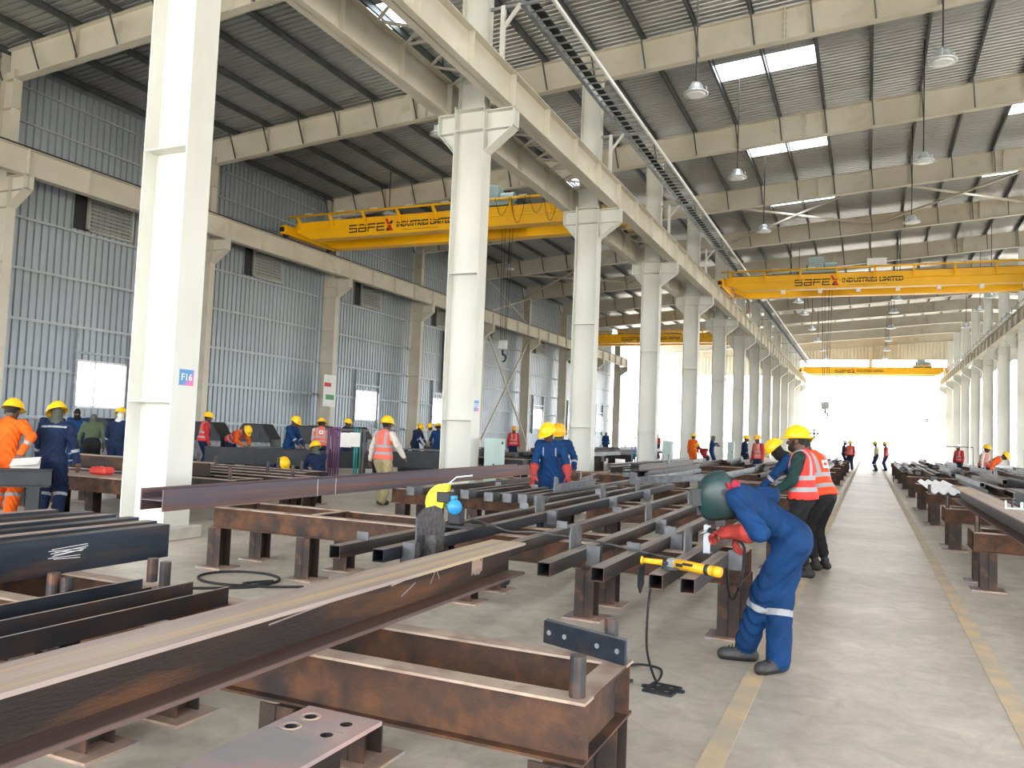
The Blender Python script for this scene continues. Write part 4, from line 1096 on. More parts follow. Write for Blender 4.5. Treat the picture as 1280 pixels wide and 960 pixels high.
CLOTH = {}
def cloth(name, col, col2=None, stripe='979ca0', rough=0.8, bump=0.5):
    """woven work cloth; the painted-on attribute 'stripe' marks the sewn reflective bands"""
    if name in CLOTH: return CLOTH[name]
    m_ = bpy.data.materials.new(name); m_.use_nodes = True
    nt = m_.node_tree; n = nt.nodes; l = nt.links; b = n['Principled BSDF']
    b.inputs['Roughness'].default_value = rough; b.inputs['Specular IOR Level'].default_value = 0.25
    tc = n.new('ShaderNodeTexCoord')
    nz = n.new('ShaderNodeTexNoise'); nz.inputs['Scale'].default_value = 5; nz.inputs['Detail'].default_value = 5
    l.new(tc.outputs['Object'], nz.inputs['Vector'])
    rp = n.new('ShaderNodeValToRGB'); rp.color_ramp.elements[0].position = 0.3; rp.color_ramp.elements[1].position = 0.7
    c1 = hexc(col); c2 = hexc(col2) if col2 else tuple(v*0.72 for v in c1)
    rp.color_ramp.elements[0].color = (*c1, 1); rp.color_ramp.elements[1].color = (*c2, 1)
    l.new(nz.outputs['Fac'], rp.inputs['Fac'])
    at = n.new('ShaderNodeAttribute'); at.attribute_name = 'stripe'
    gt = n.new('ShaderNodeMath'); gt.operation = 'GREATER_THAN'; gt.inputs[1].default_value = 0.0
    l.new(at.outputs['Fac'], gt.inputs[0])
    mx = n.new('ShaderNodeMix'); mx.data_type = 'RGBA'
    l.new(gt.outputs[0], mx.inputs['Factor']); l.new(rp.outputs['Color'], mx.inputs[6]); mx.inputs[7].default_value = (*hexc(stripe), 1)
    l.new(mx.outputs[2], b.inputs['Base Color'])
    if bump:
        wv = n.new('ShaderNodeTexNoise'); wv.inputs['Scale'].default_value = 9; wv.inputs['Detail'].default_value = 3; wv.inputs['Distortion'].default_value = 1.5
        l.new(tc.outputs['Object'], wv.inputs['Vector'])
        bp = n.new('ShaderNodeBump'); bp.inputs['Strength'].default_value = bump; bp.inputs['Distance'].default_value = 0.03
        l.new(wv.outputs['Fac'], bp.inputs['Height']); l.new(bp.outputs['Normal'], b.inputs['Normal'])
    CLOTH[name] = m_
    return m_
C_BLUE = cloth('blue_coverall', '0a3868', '082c53')
C_NAVY = cloth('navy_coverall', '18294a', '121e37')
C_ORANGE = cloth('orange_coverall', 'e8681c', 'd45712')
C_WHITE = cloth('pale_shirt', 'cfc9bf', 'bdb6ab')
C_KHAKI = cloth('khaki_trousers', 'a89c78', '968a68')
C_BLACK = cloth('black_clothing', '1d1e20', '141516')
C_GREEN = cloth('dark_green_shirt', '1c3a36', '142b28')
C_OLIVE = cloth('olive_jacket', '55604a', '47523f')
C_REDSH = cloth('red_shirt', 'b8353a', 'a02c31')
V_ORANGE = cloth('orange_vest', 'f0522c', 'e0451f', rough=0.65, bump=0.3)
V_RED = cloth('red_vest', 'e2403a', 'd2342f', rough=0.65, bump=0.3)
V_PINK = cloth('faded_coral_vest', 'e5705f', 'd86252', rough=0.65, bump=0.3)
C_HOOD = cloth('grey_hood_cloth', '565a52', '4a4e47')
C_WHOOD = cloth('white_head_cloth', 'dcdcd8', 'c9c9c5')
S_SKIN = mat('dark_skin', '5c3d2e', '523427', rough=0.55, scale=20)
S_HAIR = mat('black_hair', '17130f', rough=0.8)
S_EYE = mat('eye', 'd9d4cc', rough=0.3)
S_LIP = mat('lips', '6b3f38', rough=0.5)
S_SHOE = mat('work_shoe', '3c3d3e', '2c2d2e', rough=0.6, scale=12, bump=0.2)
S_SOLE = mat('shoe_sole', '1c1c1c', rough=0.7)
G_RED = mat('red_leather_glove', 'a8352c', '8d2b24', rough=0.75, scale=14, bump=0.5, bump_scale=22)
G_GREY = mat('grey_glove', '8f9292', rough=0.8)
H_YEL = mat('yellow_hard_hat', 'f7c912', 'efbd0c', rough=0.32, scale=3)
H_ORG = mat('orange_hard_hat', 'f0a81a', rough=0.35)
H_WHT = mat('white_hard_hat', 'e9ecee', rough=0.35)
M_MASK = mat('green_black_mask', '1e3a3c', '17302f', rough=0.38, scale=6, col3='4d7a66', scale3=5, lo3=0.62, hi3=0.75)

def mesh_from(vs, fs, mats, midx, name, parent, stripe=None, smooth=True):
    me = bpy.data.meshes.new(name)
    me.from_pydata(vs.tolist(), [], fs.tolist())
    for mm in mats: me.materials.append(mm)
    if midx is not None: me.polygons.foreach_set('material_index', np.asarray(midx, np.int32))
    me.polygons.foreach_set('use_smooth', [smooth]*len(me.polygons))
    if stripe is not None:
        at = me.attributes.new('stripe', 'FLOAT', 'POINT'); at.data.foreach_set('value', np.asarray(stripe, np.float32))
    me.update()
    o = bpy.data.objects.new(name, me); COL.objects.link(o); o.parent = parent
    return o

def hand_prims(w, d, palm_n, side, curl, glove, gs=1.32):
    """wrist w, hand direction d, palm normal; side +1 right, -1 left"""
    d = d/np.linalg.norm(d); n_ = palm_n-d*(palm_n@d); n_ = n_/np.linalg.norm(n_); s = np.cross(d, n_)*side   # s: towards the thumb
    g = gs if glove else 1.0; out = []
    tg = 'glove' if glove else 'skin'
    R = np.stack([s, d, n_], 1)
    out.append((('el', w+d*0.052, V3(0.043, 0.055, 0.019)*g, R), tg, 0.01))
    out.append((('rc', w-d*0.02, w+d*0.03, 0.026*g, 0.03*g), tg, 0.015))
    if glove: out.append((('rc', w-d*0.14, w-d*0.02, 0.076, 0.05), tg, 0.02))
    for i, (off, L) in enumerate(((0.030, 0.072), (0.010, 0.080), (-0.011, 0.075), (-0.030, 0.058))):
        L *= g; a = w+d*0.095*g+s*off*g; ang = 0.0; p = a; r = 0.0093*g
        for seg, (f, c) in enumerate(((0.45, 0.55), (0.30, 1.0), (0.25, 0.8))):
            ang += curl*c; q = p+(d*math.cos(ang)+n_*math.sin(ang))*L*f
            out.append((('rc', p, q, r, r*0.88), tg, 0.004)); p = q; r *= 0.9
    a = w+d*0.025*g+s*0.034*g
    b = a+(d*0.6+s*0.62+n_*0.4*min(1, curl+.3))*0.045*g; c = b+(d*0.85+s*0.05+n_*0.5*min(1, curl+.3))*0.036*g
    out.append((('rc', a, b, 0.014*g, 0.0115*g), tg, 0.008)); out.append((('rc', b, c, 0.0115*g, 0.009*g), tg, 0.004))
    return out

def person(label, loc, rz, top, bottom=None, vest=None, hat=None, group=None, cat='person',
           hip=(0, 0, 0.92), lean=0.05, side=0.0, twist=0.0, head_pitch=0.1, head_yaw=0.0,
           hands=None, curl=(0.5, 0.5), feet=((-0.11, 0.0), (0.11, 0.02)), foot_yaw=(0.15, -0.15), foot_z=(0.085, 0.085),
           gloves=None, shoes=None, head='skin', beard=False, stripes=True, res=0.016, hres=0.011, scale=1.0,
           knee_pole=((0, 1, 0), (0, 1, 0)), elbow_pole=None, mask=False, short=False, glove_size=1.32, laces=False, leg=(0.43, 0.425), palm=None, neck=(0.025, 0.085), bib=False, backband=False, hood=None, logo=False, extra=None, scarf=None):
    """figure in local coordinates facing +y, right-hand side +x"""
    bottom = bottom or top; shoes = shoes or S_SHOE
    root = thing('person', label, cat, loc, rz, group)
    root.scale = (scale,)*3
    hipc = V3(*hip)
    Rt = rotz(twist)@roty(side)@rotx(-lean)               # torso frame: columns right, forward, up
    def T(x, y, z): return hipc+Rt@V3(x, y, z)
    sh = [T(-0.175, 0.0, 0.475), T(0.175, 0.0, 0.475)]
    neck0, neck1 = T(0, 0.0, 0.50), T(0, 0.02, 0.585)
    Rh = rotz(twist+head_yaw)@roty(side*0.5)@rotx(-head_pitch)
    hc = neck1+Rh@V3(0, neck[0], neck[1])                     # centre of the head
    hips = [hipc+rotz(twist*0.4)@V3(-0.095, 0, -0.03), hipc+rotz(twist*0.4)@V3(0.095, 0, -0.03)]
    if hands is None: hands = ((-0.27, 0.10, 0.80), (0.27, 0.10, 0.80))
    elbow_pole = elbow_pole or ((-0.5, -0.8, -0.1), (0.5, -0.8, -0.1))
    P = []; torso = []; armp = []; bands = []
    def add(sh_, tg, k=0.045): P.append((sh_, tg, k)); return len(P)-1
    for sh_, tg in ((('el', T(0, -0.005, 0.02), V3(0.172, 0.13, 0.14), Rt), 'bottom'),
                    (('el', T(0, 0.0, 0.17), V3(0.162, 0.122, 0.17), Rt), 'top'),
                    (('el', T(0, 0.0, 0.345), V3(0.182, 0.128, 0.18), Rt), 'top'),
                    (('rc', T(-0.125, -0.01, 0.455), T(0.125, -0.01, 0.455), 0.075, 0.075), 'top'),
                    (('rc', neck0-0.03*Rt[:, 2], neck0+0.03*Rt[:, 2], 0.075, 0.062), 'top')):
        add(sh_, tg, 0.06); torso.append(P[-1])
    wrists = []; elbows = []
    for i in (0, 1):
        tgt = V3(*hands[i]); el_, wr = ik(sh[i], tgt, 0.285, 0.255, Rt@V3(*elbow_pole[i]))
        elbows.append(el_); wrists.append(wr)
        a_ = add(('rc', sh[i], el_, 0.072, 0.060), 'top', 0.04); armp.append(P[-1])
        b_ = add(('rc', el_, wr, 0.059, 0.045), 'top', 0.03); armp.append(P[-1])
        bands.append((b_, 0.10, 0.022)); bands.append((a_, 0.13, 0.0))
    for i in (0, 1):
        ank = V3(feet[i][0], feet[i][1], foot_z[i])
        kn, an = ik(hips[i], ank, leg[0], leg[1], V3(*knee_pole[i]))
        add(('rc', hips[i], kn, 0.112, 0.088), 'bottom', 0.05)
        top_a = an+(kn-an)*(0.28 if short else 0.02)
        c_ = add(('rc', kn, top_a, 0.087, 0.083 if not short else 0.07), 'bottom', 0.035); bands.append((c_, 0.10, 0.022))
        if short: add(('rc', kn, an, 0.045, 0.036), 'skin', 0.01)
        fy = foot_yaw[i]; fd = V3(-math.sin(fy), math.cos(fy), 0)
        pz = foot_z[i]-0.085
        heel = V3(an[0], an[1], pz+0.045)-fd*0.045; toe = V3(an[0], an[1], pz+0.038)+fd*0.165
        add(('rc', heel, toe, 0.044, 0.038), 'shoe', 0.02)
        add(('rc', heel+V3(0, 0, -0.022), toe+V3(0, 0, -0.016)+fd*0.004, 0.024, 0.024), 'sole', 0.006)
        add(('rc', V3(an[0], an[1], pz+0.05), V3(an[0], an[1], pz+0.115), 0.048, 0.046), 'shoe', 0.02)
        add(('rc', V3(an[0], an[1], pz+0.045)+fd*0.05, toe-fd*0.02, 0.046, 0.046), 'shoe', 0.02)
    lo, hi = bounds(P, 0.06)
    def folds(q):                                         # creases in the loose cloth
        return 0.0065*np.sin(52*q[:, 2]+7*np.sin(13*q[:, 0]+4)+6*np.sin(11*q[:, 1]))*np.clip((q[:, 2]-0.1)*8, 0, 1)
    vs, fs = surface_net(lambda q: field(q, P)-folds(q), lo, hi, res)
    idx = nearest_tag(vs[fs].mean(1), P)
    tags = [p[1] for p in P]
    order = ['top', 'bottom', 'shoe', 'sole', 'skin', 'hair', 'eye', 'lip', 'glove', 'hood']
    mats = [top, bottom, shoes, S_SOLE, S_SKIN, S_HAIR, S_EYE, S_LIP, gloves or G_GREY, hood or C_HOOD]
    fcz = vs[fs].mean(1)[:, 2]
    midx = [order.index(tags[i] if not (tags[i] == 'shoe' and fcz[j] < 0.026) else 'sole') for j, i in enumerate(idx)]
    vi = nearest_tag(vs, P); stripe = np.full(len(vs), -0.05)
    if stripes:
        for b_, s0, hw in bands:
            if hw <= 0: continue
            sh_ = P[b_][0]; ba = sh_[2]-sh_[1]; L = np.linalg.norm(ba); s = ((vs-sh_[1])@ba)/L
            m_ = vi == b_
            stripe[m_] = np.maximum(stripe[m_], hw-np.abs(s[m_]-s0))
        loc_ = (vs-hipc)@Rt                               # sewn bands on the chest or across the shoulder blades
        m_ = np.isin(vi, [2, 3])
        if bib: stripe[m_] = np.maximum(stripe[m_], np.minimum(np.minimum(0.010-np.abs(np.abs(loc_[m_, 0])-0.10), 0.07-np.abs(loc_[m_, 2]-0.38)), loc_[m_, 1]))
        if backband: stripe[m_] = np.maximum(stripe[m_], np.minimum(0.014-np.abs(loc_[m_, 2]-0.44), -loc_[m_, 1]-0.02))
    # head, one finer piece of the same body
    HP = []
    def addh(sh_, tg, k=0.012): HP.append((sh_, tg, k))
    def Hh(x, y, z): return hc+Rh@V3(x, y, z)
    skin = 'hood' if head == 'hood' else 'skin'
    addh(('el', Hh(0, 0, 0.015), V3(0.077, 0.097, 0.105), Rh), skin)
    addh(('el', Hh(0, 0.035, -0.055), V3(0.058, 0.062, 0.07), Rh), skin, 0.03)
    addh(('rc', neck0, neck1+Rh@V3(0, 0.0, 0.03), 0.062, 0.055), skin, 0.03)
    if head == 'skin':
        addh(('rc', Hh(0, 0.094, 0.012), Hh(0, 0.112, -0.028), 0.010, 0.017), 'skin', 0.012)
        addh(('rc', Hh(-0.035, 0.088, 0.026), Hh(0.035, 0.088, 0.026), 0.014, 0.014), 'skin', 0.015)
        for s in (-1, 1):
            addh(('el', Hh(0.078*s, -0.008, -0.008), V3(0.012, 0.022, 0.034), Rh), 'skin', 0.006)
            addh(('el', Hh(0.031*s, 0.087, 0.006), V3(0.013, 0.010, 0.008), Rh), 'eye', 0.002)
            addh(('el', Hh(0.031*s, 0.0955, 0.006), V3(0.006, 0.003, 0.006), Rh), 'hair', 0.001)
        addh(('el', Hh(0, 0.092, -0.068), V3(0.026, 0.012, 0.010), Rh), 'lip', 0.004)
        addh(('el', Hh(0, -0.015, 0.03), V3(0.081, 0.098, 0.104), Rh), 'hair', 0.004)
        if beard:
            addh(('el', Hh(0, 0.045, -0.088), V3(0.058, 0.062, 0.05), Rh), 'hair', 0.008)
            for s in (-1, 1): addh(('rc', Hh(0.066*s, 0.02, -0.01), Hh(0.05*s, 0.055, -0.075), 0.018, 0.022), 'hair', 0.01)
    else:
        addh(('rc', Hh(0, 0.03, -0.1), neck0, 0.07, 0.10), 'hood', 0.04)
        addh(('el', Hh(0, 0.075, 0.0), V3(0.05, 0.03, 0.028), Rh), 'skin', 0.004)
        for s in (-1, 1): addh(('el', Hh(0.026*s, 0.1, 0.004), V3(0.011, 0.008, 0.007), Rh), 'eye', 0.001)
    meshes = [(vs, fs, midx, stripe)]
    lo, hi = bounds(HP, 0.03)
    hv, hf = surface_net(lambda q: field(q, HP), lo, hi, hres)
    ht = nearest_tag(hv[hf].mean(1), HP); htag = [p[1] for p in HP]
    meshes.append((hv, hf, [order.index(htag[i]) for i in ht], np.full(len(hv), -0.05)))
    # hands with five separate fingers
    for i in (0, 1):
        d = wrists[i]-elbows[i]; d = d/np.linalg.norm(d)
        pn = Rt@V3(*(palm[i] if palm else (0.25*(1-2*i)*-1*-1, 0.35, -0.9)))
        hp = hand_prims(wrists[i], d, pn, 1 if i else -1, curl[i], gloves is not None, glove_size)
        lo, hi = bounds(hp, 0.02)
        gv, gf = surface_net(lambda q: field(q, hp), lo, hi, min(hres*0.75, 0.0085) if res < 0.02 else 0.011)
        if gloves is not None:
            mesh_from(gv, gf, [gloves], None, 'glove', root)
        else:
            meshes.append((gv, gf, [4]*len(gf), np.full(len(gv), -0.05)))
    o0 = 0; VV, FF, MM, SS = [], [], [], []
    for a, b, c, d in meshes:
        VV.append(a); FF.append(b+o0); MM += list(c); SS.append(d); o0 += len(a)
    mesh_from(np.concatenate(VV), np.concatenate(FF), mats, MM, 'body', root, np.concatenate(SS))
    if vest is not None:
        cut0 = -0.02
        def fv(q):
            l_ = (q-hipc)@Rt
            d = field(q, torso, 0.06)-0.02-0.02*np.clip((0.16-l_[:, 2])/0.12, 0, 1)
            d = np.maximum(d, cut0-l_[:, 2])
            d = np.maximum(d, -(field(q, armp, 0.03)-0.012)*1.0)
            d = np.maximum(d, -(d_rc(q, T(0, 0.0, 0.42), T(0, 0.03, 0.62), 0.04, 0.105)))
            return d
        lo, hi = bounds(torso, 0.06)
        vv, vf = surface_net(fv, lo, hi, max(0.011, res*0.8))
        l_ = (vv-hipc)@Rt
        st = np.maximum(0.026-np.abs(l_[:, 2]-0.10), 0.026-np.abs(l_[:, 2]-0.235))
        st = np.maximum(st, np.minimum(0.024-np.abs(np.abs(l_[:, 0])-0.105), l_[:, 2]-0.235))
        mesh_from(vv, vf, [vest], None, 'vest', root, st)
        if logo:
            lg = MB().box(-0.055, 0.055, -0.003, 0.0, -0.05, 0.05).build('logo_patch', M_WHITE, root)
            Mx = Matrix(Rt.tolist()).to_4x4(); Mx.translation = Vector(T(0.0, -0.162, 0.36).tolist()); lg.matrix_local = Mx
            lg2 = MB().box(-0.03, 0.03, -0.005, -0.003, -0.02, 0.02).build('logo_mark', M_TXTRED, root); lg2.matrix_local = Mx
    if hat is not None:
        hard_hat(root, hat, hc, Rh)
    if mask: welding_mask(root, hc, Rh)
    if scarf is not None:
        SP = [(('rc', T(-0.06, 0.03, 0.53), T(0.06, 0.03, 0.54), 0.045, 0.045), 's', 0.02), (('rc', T(-0.075, -0.05, 0.54), T(0.07, -0.05, 0.54), 0.04, 0.04), 's', 0.02),
              (('rc', T(-0.085, 0.03, 0.54), T(-0.07, -0.06, 0.53), 0.036, 0.036), 's', 0.02), (('rc', T(0.085, 0.03, 0.54), T(0.07, -0.06, 0.53), 0.036, 0.036), 's', 0.02), (('rc', T(-0.1, 0.0, 0.52), T(-0.155, -0.05, 0.58), 0.022, 0.012), 's', 0.02), (('rc', T(-0.1, 0.0, 0.52), T(-0.15, 0.04, 0.45), 0.024, 0.012), 's', 0.02)]
        lo, hi = bounds(SP, 0.03); sv, sf = surface_net(lambda q: field(q, SP), lo, hi, 0.01)
        mesh_from(sv, sf, [scarf], None, 'scarf', root)
    if laces:
        for i in (0, 1):
            fy = foot_yaw[i]; fd = V3(-math.sin(fy), math.cos(fy), 0); sd = V3(math.cos(fy), math.sin(fy), 0); q = MB()
            for j in range(4):
                c = V3(feet[i][0], feet[i][1], 0.118-0.009*j)+fd*(0.035+0.022*j)
                q.tube([tuple(c-sd*0.03-V3(0, 0, 0.012)), tuple(c+V3(0, 0, 0.004)), tuple(c+sd*0.03-V3(0, 0, 0.012))], 0.0045, 5)
            q.build('laces', M_BLACK, root)
    return root, dict(hc=hc, Rh=Rh, hipc=hipc, Rt=Rt, wrists=wrists, sh=sh)

_hat_cache = {}
def hard_hat(root, m_, hc, Rh):
    if 'shell' not in _hat_cache:
        q = MB(); prof = [(math.cos(a)*1.0, math.sin(a)) for a in [i*PI/2/8 for i in range(9)]]
        n = 24; vs = []; fs = []
        for r, z in prof:
            for j in range(n):
                an = 2*PI*j/n; vs.append((0.127*r*math.cos(an), 0.152*r*math.sin(an), 0.02+0.135*z+ (0.012*r if abs(math.cos(an)) < 0.16 and z > 0.3 else 0)))
        for i in range(8):
            for j in range(n): fs.append((i*n+j, i*n+(j+1) % n, (i+1)*n+(j+1) % n, (i+1)*n+j))
        q.add(vs, fs); o = q.build('hard_hat', H_YEL, smooth=True); _hat_cache['shell'] = o.data; bpy.data.objects.remove(o)
        q = MB(); vs = []; fs = []
        for j in range(n):
            an = 2*PI*j/n; fr = max(0, math.sin(an)); w = 0.014+0.045*fr**2
            vs += [(0.125*math.cos(an), 0.150*math.sin(an), 0.022), ((0.127+w)*math.cos(an), (0.152+w)*math.sin(an), 0.008-0.012*fr), ((0.127+w)*math.cos(an), (0.152+w)*math.sin(an), 0.002-0.012*fr), (0.122*math.cos(an), 0.147*math.sin(an), 0.014)]
        for j in range(n):
            k = (j+1) % n
            for c in range(4): fs.append((4*j+c, 4*k+c, 4*k+(c+1) % 4, 4*j+(c+1) % 4))
        q.add(vs, fs); o = q.build('brim', H_YEL, smooth=True); _hat_cache['brim'] = o.data; bpy.data.objects.remove(o)
        q = MB()
        for x in (-0.03, 0.0, 0.03):
            pts = [(x, -0.10+0.02*i, 0.022+0.135*math.sqrt(max(0.02, 1-((-0.10+0.02*i)/0.152)**2-(x/0.127)**2))) for i in range(11)]
            q.tube(pts, 0.006, 6)
        o = q.build('ridge', H_YEL, smooth=True); _hat_cache['ridge'] = o.data; bpy.data.objects.remove(o)
        q = MB().tube([(0.082, 0.0, 0.02), (0.075, 0.02, -0.07), (0.0, 0.06, -0.135), (-0.075, 0.02, -0.07), (-0.082, 0, 0.02)], 0.005, 5)
        o = q.build('chin_strap', M_BLACK, smooth=True); _hat_cache['strap'] = o.data; bpy.data.objects.remove(o)
    Mx = Matrix((Rh@rotx(0.0)).tolist()).to_4x4(); Mx.translation = Vector((hc+Rh@V3(0, -0.005, 0.03)).tolist())
    top_ = None
    for k, nm in (('shell', 'hard_hat'), ('brim', 'brim'), ('ridge', 'ridge'), ('strap', 'chin_strap')):
        o = bpy.data.objects.new(nm, _hat_cache[k]); COL.objects.link(o)
        if top_ is None: o.parent = root; o.matrix_local = Mx; top_ = o
        else: o.parent = top_
        if k != 'strap':
            o.material_slots[0].link = 'OBJECT'; o.material_slots[0].material = m_
def welding_mask(root, hc, Rh):
    n = 20; vs = []; fs = []
    rows = [(0.175, 0.02, 0.03), (0.165, 0.075, 0.075), (0.14, 0.112, 0.115), (0.09, 0.13, 0.165), (0.03, 0.14, 0.185), (-0.03, 0.14, 0.19), (-0.09, 0.132, 0.185), (-0.145, 0.114, 0.165), (-0.175, 0.09, 0.13)]
    for z, rx, ry in rows:
        for j in range(n+1):
            an = -0.62+(PI+1.24)*j/n
            vs.append((rx*math.cos(an), 0.0+ry*math.sin(an)*(1.0 if math.sin(an) > 0 else 0.75), z))
    for i in range(len(rows)-1):
        for j in range(n): fs.append((i*(n+1)+j, i*(n+1)+j+1, (i+1)*(n+1)+j+1, (i+1)*(n+1)+j))
    q = MB().add(vs, fs)
    o = q.build('welding_mask', M_MASK, root, smooth=True)
    md = o.modifiers.new('thick', 'SOLIDIFY'); md.thickness = 0.006
    Mx = Matrix(Rh.tolist()).to_4x4(); Mx.translation = Vector((hc+Rh@V3(0, 0.0, -0.005)).tolist()); o.matrix_local = Mx
    fr = MB()
    for a in ((-0.07, 0.07, 0.045, 0.058), (-0.07, 0.07, -0.058, -0.045), (-0.07, -0.057, -0.045, 0.045), (0.057, 0.07, -0.045, 0.045)):
        fr.box(a[0], a[1], 0.13, 0.225, a[2], a[3])
    fr.build('window_frame', M_DARK, o)
    MB().box(-0.057, 0.057, 0.2, 0.206, -0.045, 0.045).build('filter_glass', mat('welding_filter', '140c0c', rough=0.1), o)
    for s in (-1, 1):
        MB().add(*cyl_x(s*0.128-0.012, s*0.128+0.012, -0.005, 0.02, 0.028)).build('pivot_knob', M_DARK, o)
    MB().tube([(0.115*math.cos(a), 0.11*math.sin(a), 0.07) for a in [PI*i/12+PI for i in range(13)]], 0.010, 6).build('head_band', M_BLACK, o)
# ================================================================== the people in the photograph
def face(dx, dy): return math.atan2(-dx, dy)      # turn so that local +y points along (dx, dy)
def to_local(loc, rz, p):
    d = Vector(p)-Vector(loc); c, s = math.cos(-rz), math.sin(-rz)
    return (d.x*c-d.y*s, d.x*s+d.y*c, d.z)
# the bent welder
W_LOC, W_RZ = (-0.55, 6.02, 0), face(-0.97, -0.12)
L_ = lambda x, y, z: to_local(W_LOC, W_RZ, (x, y, z))
hp = L_(-0.47, 6.03, 0.90)
fl, fr = L_(-0.80, 6.08, 0), L_(-0.545, 5.9, 0)
gl, gr = L_(-0.86, 5.90, 0.925), L_(-0.79, 6.22, 0.98)
person('welder in blue coverall and dark welding mask bending over the tubes with red gloves', W_LOC, W_RZ, C_BLUE,
       hip=hp, leg=(0.412, 0.408), lean=0.97, head_pitch=0.16, head_yaw=0.12, neck=(0.0, -0.03), mask=True, gloves=G_RED, hat=None,
       hands=(gl, gr), curl=(0.7, 0.7), glove_size=1.75, laces=True, scarf=mat('red_scarf', 'a8243c', '8e1c30', rough=0.8, scale=30), feet=(fl[:2], fr[:2]), foot_yaw=(0.0+0.0, 0.75), res=0.0115, hres=0.008,
       elbow_pole=((-0.35, 0.3, -0.95), (0.35, 0.3, -0.95)), palm=((0.2, 0.5, -0.9), (-0.2, 0.5, -0.9)))
# people on the aisle
person('bearded man in red vest and yellow hard hat standing in profile behind the welder', (-0.70, 10.2, 0), face(-1, 0.12), C_GREEN, C_BLACK, vest=V_RED, hat=H_YEL,
       beard=True, lean=0.06, head_pitch=0.02, short=True, shoes=S_SOLE, stripes=False, hands=((-0.2, 0.28, 0.98), (0.24, 0.2, 0.86)), feet=((-0.08, -0.08), (0.1, 0.06)), res=0.013, hres=0.009)
person('man in orange vest with a white logo patch seen from behind beside the bearded man', (-0.52, 10.85, 0), face(-0.85, 0.55), C_REDSH, C_BLACK, vest=V_ORANGE, hat=H_YEL,
       lean=0.34, head_pitch=0.7, short=True, shoes=S_SOLE, stripes=False, logo=True, hands=((-0.2, 0.4, 1.0), (0.2, 0.42, 0.98)), res=0.014)
person('man in blue coverall and yellow hard hat bending over the stock beyond the bearded man', (-0.98, 13.1, 0), face(-1, -0.15), C_BLUE, hat=H_YEL,
       lean=0.55, head_pitch=0.75, head='hood', hood=C_BLACK, hands=((-0.15, 0.55, 0.82), (0.2, 0.55, 0.80)), hip=(0, -0.08, 0.90), res=0.015)
person('man in blue coverall with red gloves and tilted yellow hard hat among the tubes', (-4.72, 12.3, 0), face(0.25, -0.95), C_BLUE, hat=H_YEL, gloves=G_RED,
       lean=0.28, head_pitch=0.45, head_yaw=-0.55, bib=True, hands=((-0.33, 0.30, 0.86), (0.24, 0.34, 0.84)), res=0.014, hres=0.009)
person('man in blue coverall with orange hard hat half hidden behind the red gloved man', (-5.02, 13.45, 0), face(0.3, -0.95), C_BLUE, hat=H_ORG,
       head='hood', lean=0.2, head_pitch=0.4, hands=((-0.3, 0.35, 0.95), (0.3, 0.35, 0.9)), res=0.016)
person('man in coral vest and khaki trousers walking away past the very long girder', (-8.82, 13.7, 0), face(0.05, 1), C_WHITE, C_KHAKI, vest=V_PINK, hat=H_YEL,
       lean=0.06, stripes=False, hands=((-0.36, 0.05, 0.84), (0.42, 0.1, 0.98)), feet=((-0.10, 0.10), (0.11, -0.14)), foot_z=(0.085, 0.10), res=0.013, logo=False)
# people around the tables beyond the F16 column
person('man in blue coverall facing the coral vest man at the dark box sections', (-14.75, 18.1, 0), face(0.95, 0.1), C_BLUE, hat=H_YEL, lean=0.15, head_pitch=0.5, hands=((-0.12, 0.38, 0.95), (0.15, 0.4, 0.95)), res=0.017)
person('man in coral vest leaning with his back turned beside the blue coverall man', (-13.9, 18.4, 0), face(-0.6, 0.8), C_WHITE, C_NAVY, vest=V_PINK, hat=H_YEL, lean=0.38, head_pitch=0.4, stripes=False, logo=True, hands=((-0.2, 0.5, 0.9), (0.25, 0.42, 0.85)), res=0.017)
person('man in navy coverall crouching with yellow hard hat beside the low frames', (-11.45, 15.1, 0), face(-0.8, 0.4), C_NAVY, hat=H_YEL, hip=(0, -0.1, 0.36), lean=0.35, head_pitch=0.3, head='hood', hands=((-0.2, 0.45, 0.4), (0.2, 0.45, 0.42)), feet=((-0.13, 0.1), (0.13, 0.12)), knee_pole=((-0.2, 1, 0.5), (0.2, 1, 0.5)), res=0.016)
person('man crouched low so that mostly his bright yellow hard hat shows above the frames', (-12.55, 14.75, 0), face(0.95, -0.1), C_NAVY, hat=H_YEL, hip=(0, -0.12, 0.22), lean=0.9, head_pitch=0.9, hands=((-0.2, 0.5, 0.25), (0.2, 0.5, 0.25)), feet=((-0.14, 0.12), (0.14, 0.14)), knee_pole=((-0.3, 1, 0.4), (0.3, 1, 0.4)), res=0.016)
person('man in yellow hard hat standing behind the rack of hanging hoses', (-17.4, 24.4, 0), face(1, 0.2), C_NAVY, hat=H_YEL, lean=0.1, res=0.02, hres=0.014)
person('man in navy coverall with yellow hard hat at the work table by the wall', (-16.7, 28.2, 0), face(1, -0.2), C_NAVY, hat=H_YEL, lean=0.3, head_pitch=0.5, hands=((-0.15, 0.45, 0.95), (0.15, 0.45, 0.95)), res=0.02, hres=0.014)
person('man in pale shirt with yellow hard hat at the work table by the wall', (-17.0, 30.2, 0), face(-0.4, -1), C_WHITE, C_KHAKI, hat=H_YEL, stripes=False, lean=0.15, head_pitch=0.3, res=0.02, hres=0.014)
person('man in blue coverall with yellow hard hat seen from behind at the dark table', (-14.3, 25.8, 0), face(-0.5, 0.9), C_BLUE, hat=H_YEL, lean=0.2, head_pitch=0.3, hands=((-0.25, 0.35, 0.95), (0.25, 0.3, 0.95)), res=0.02, hres=0.014)
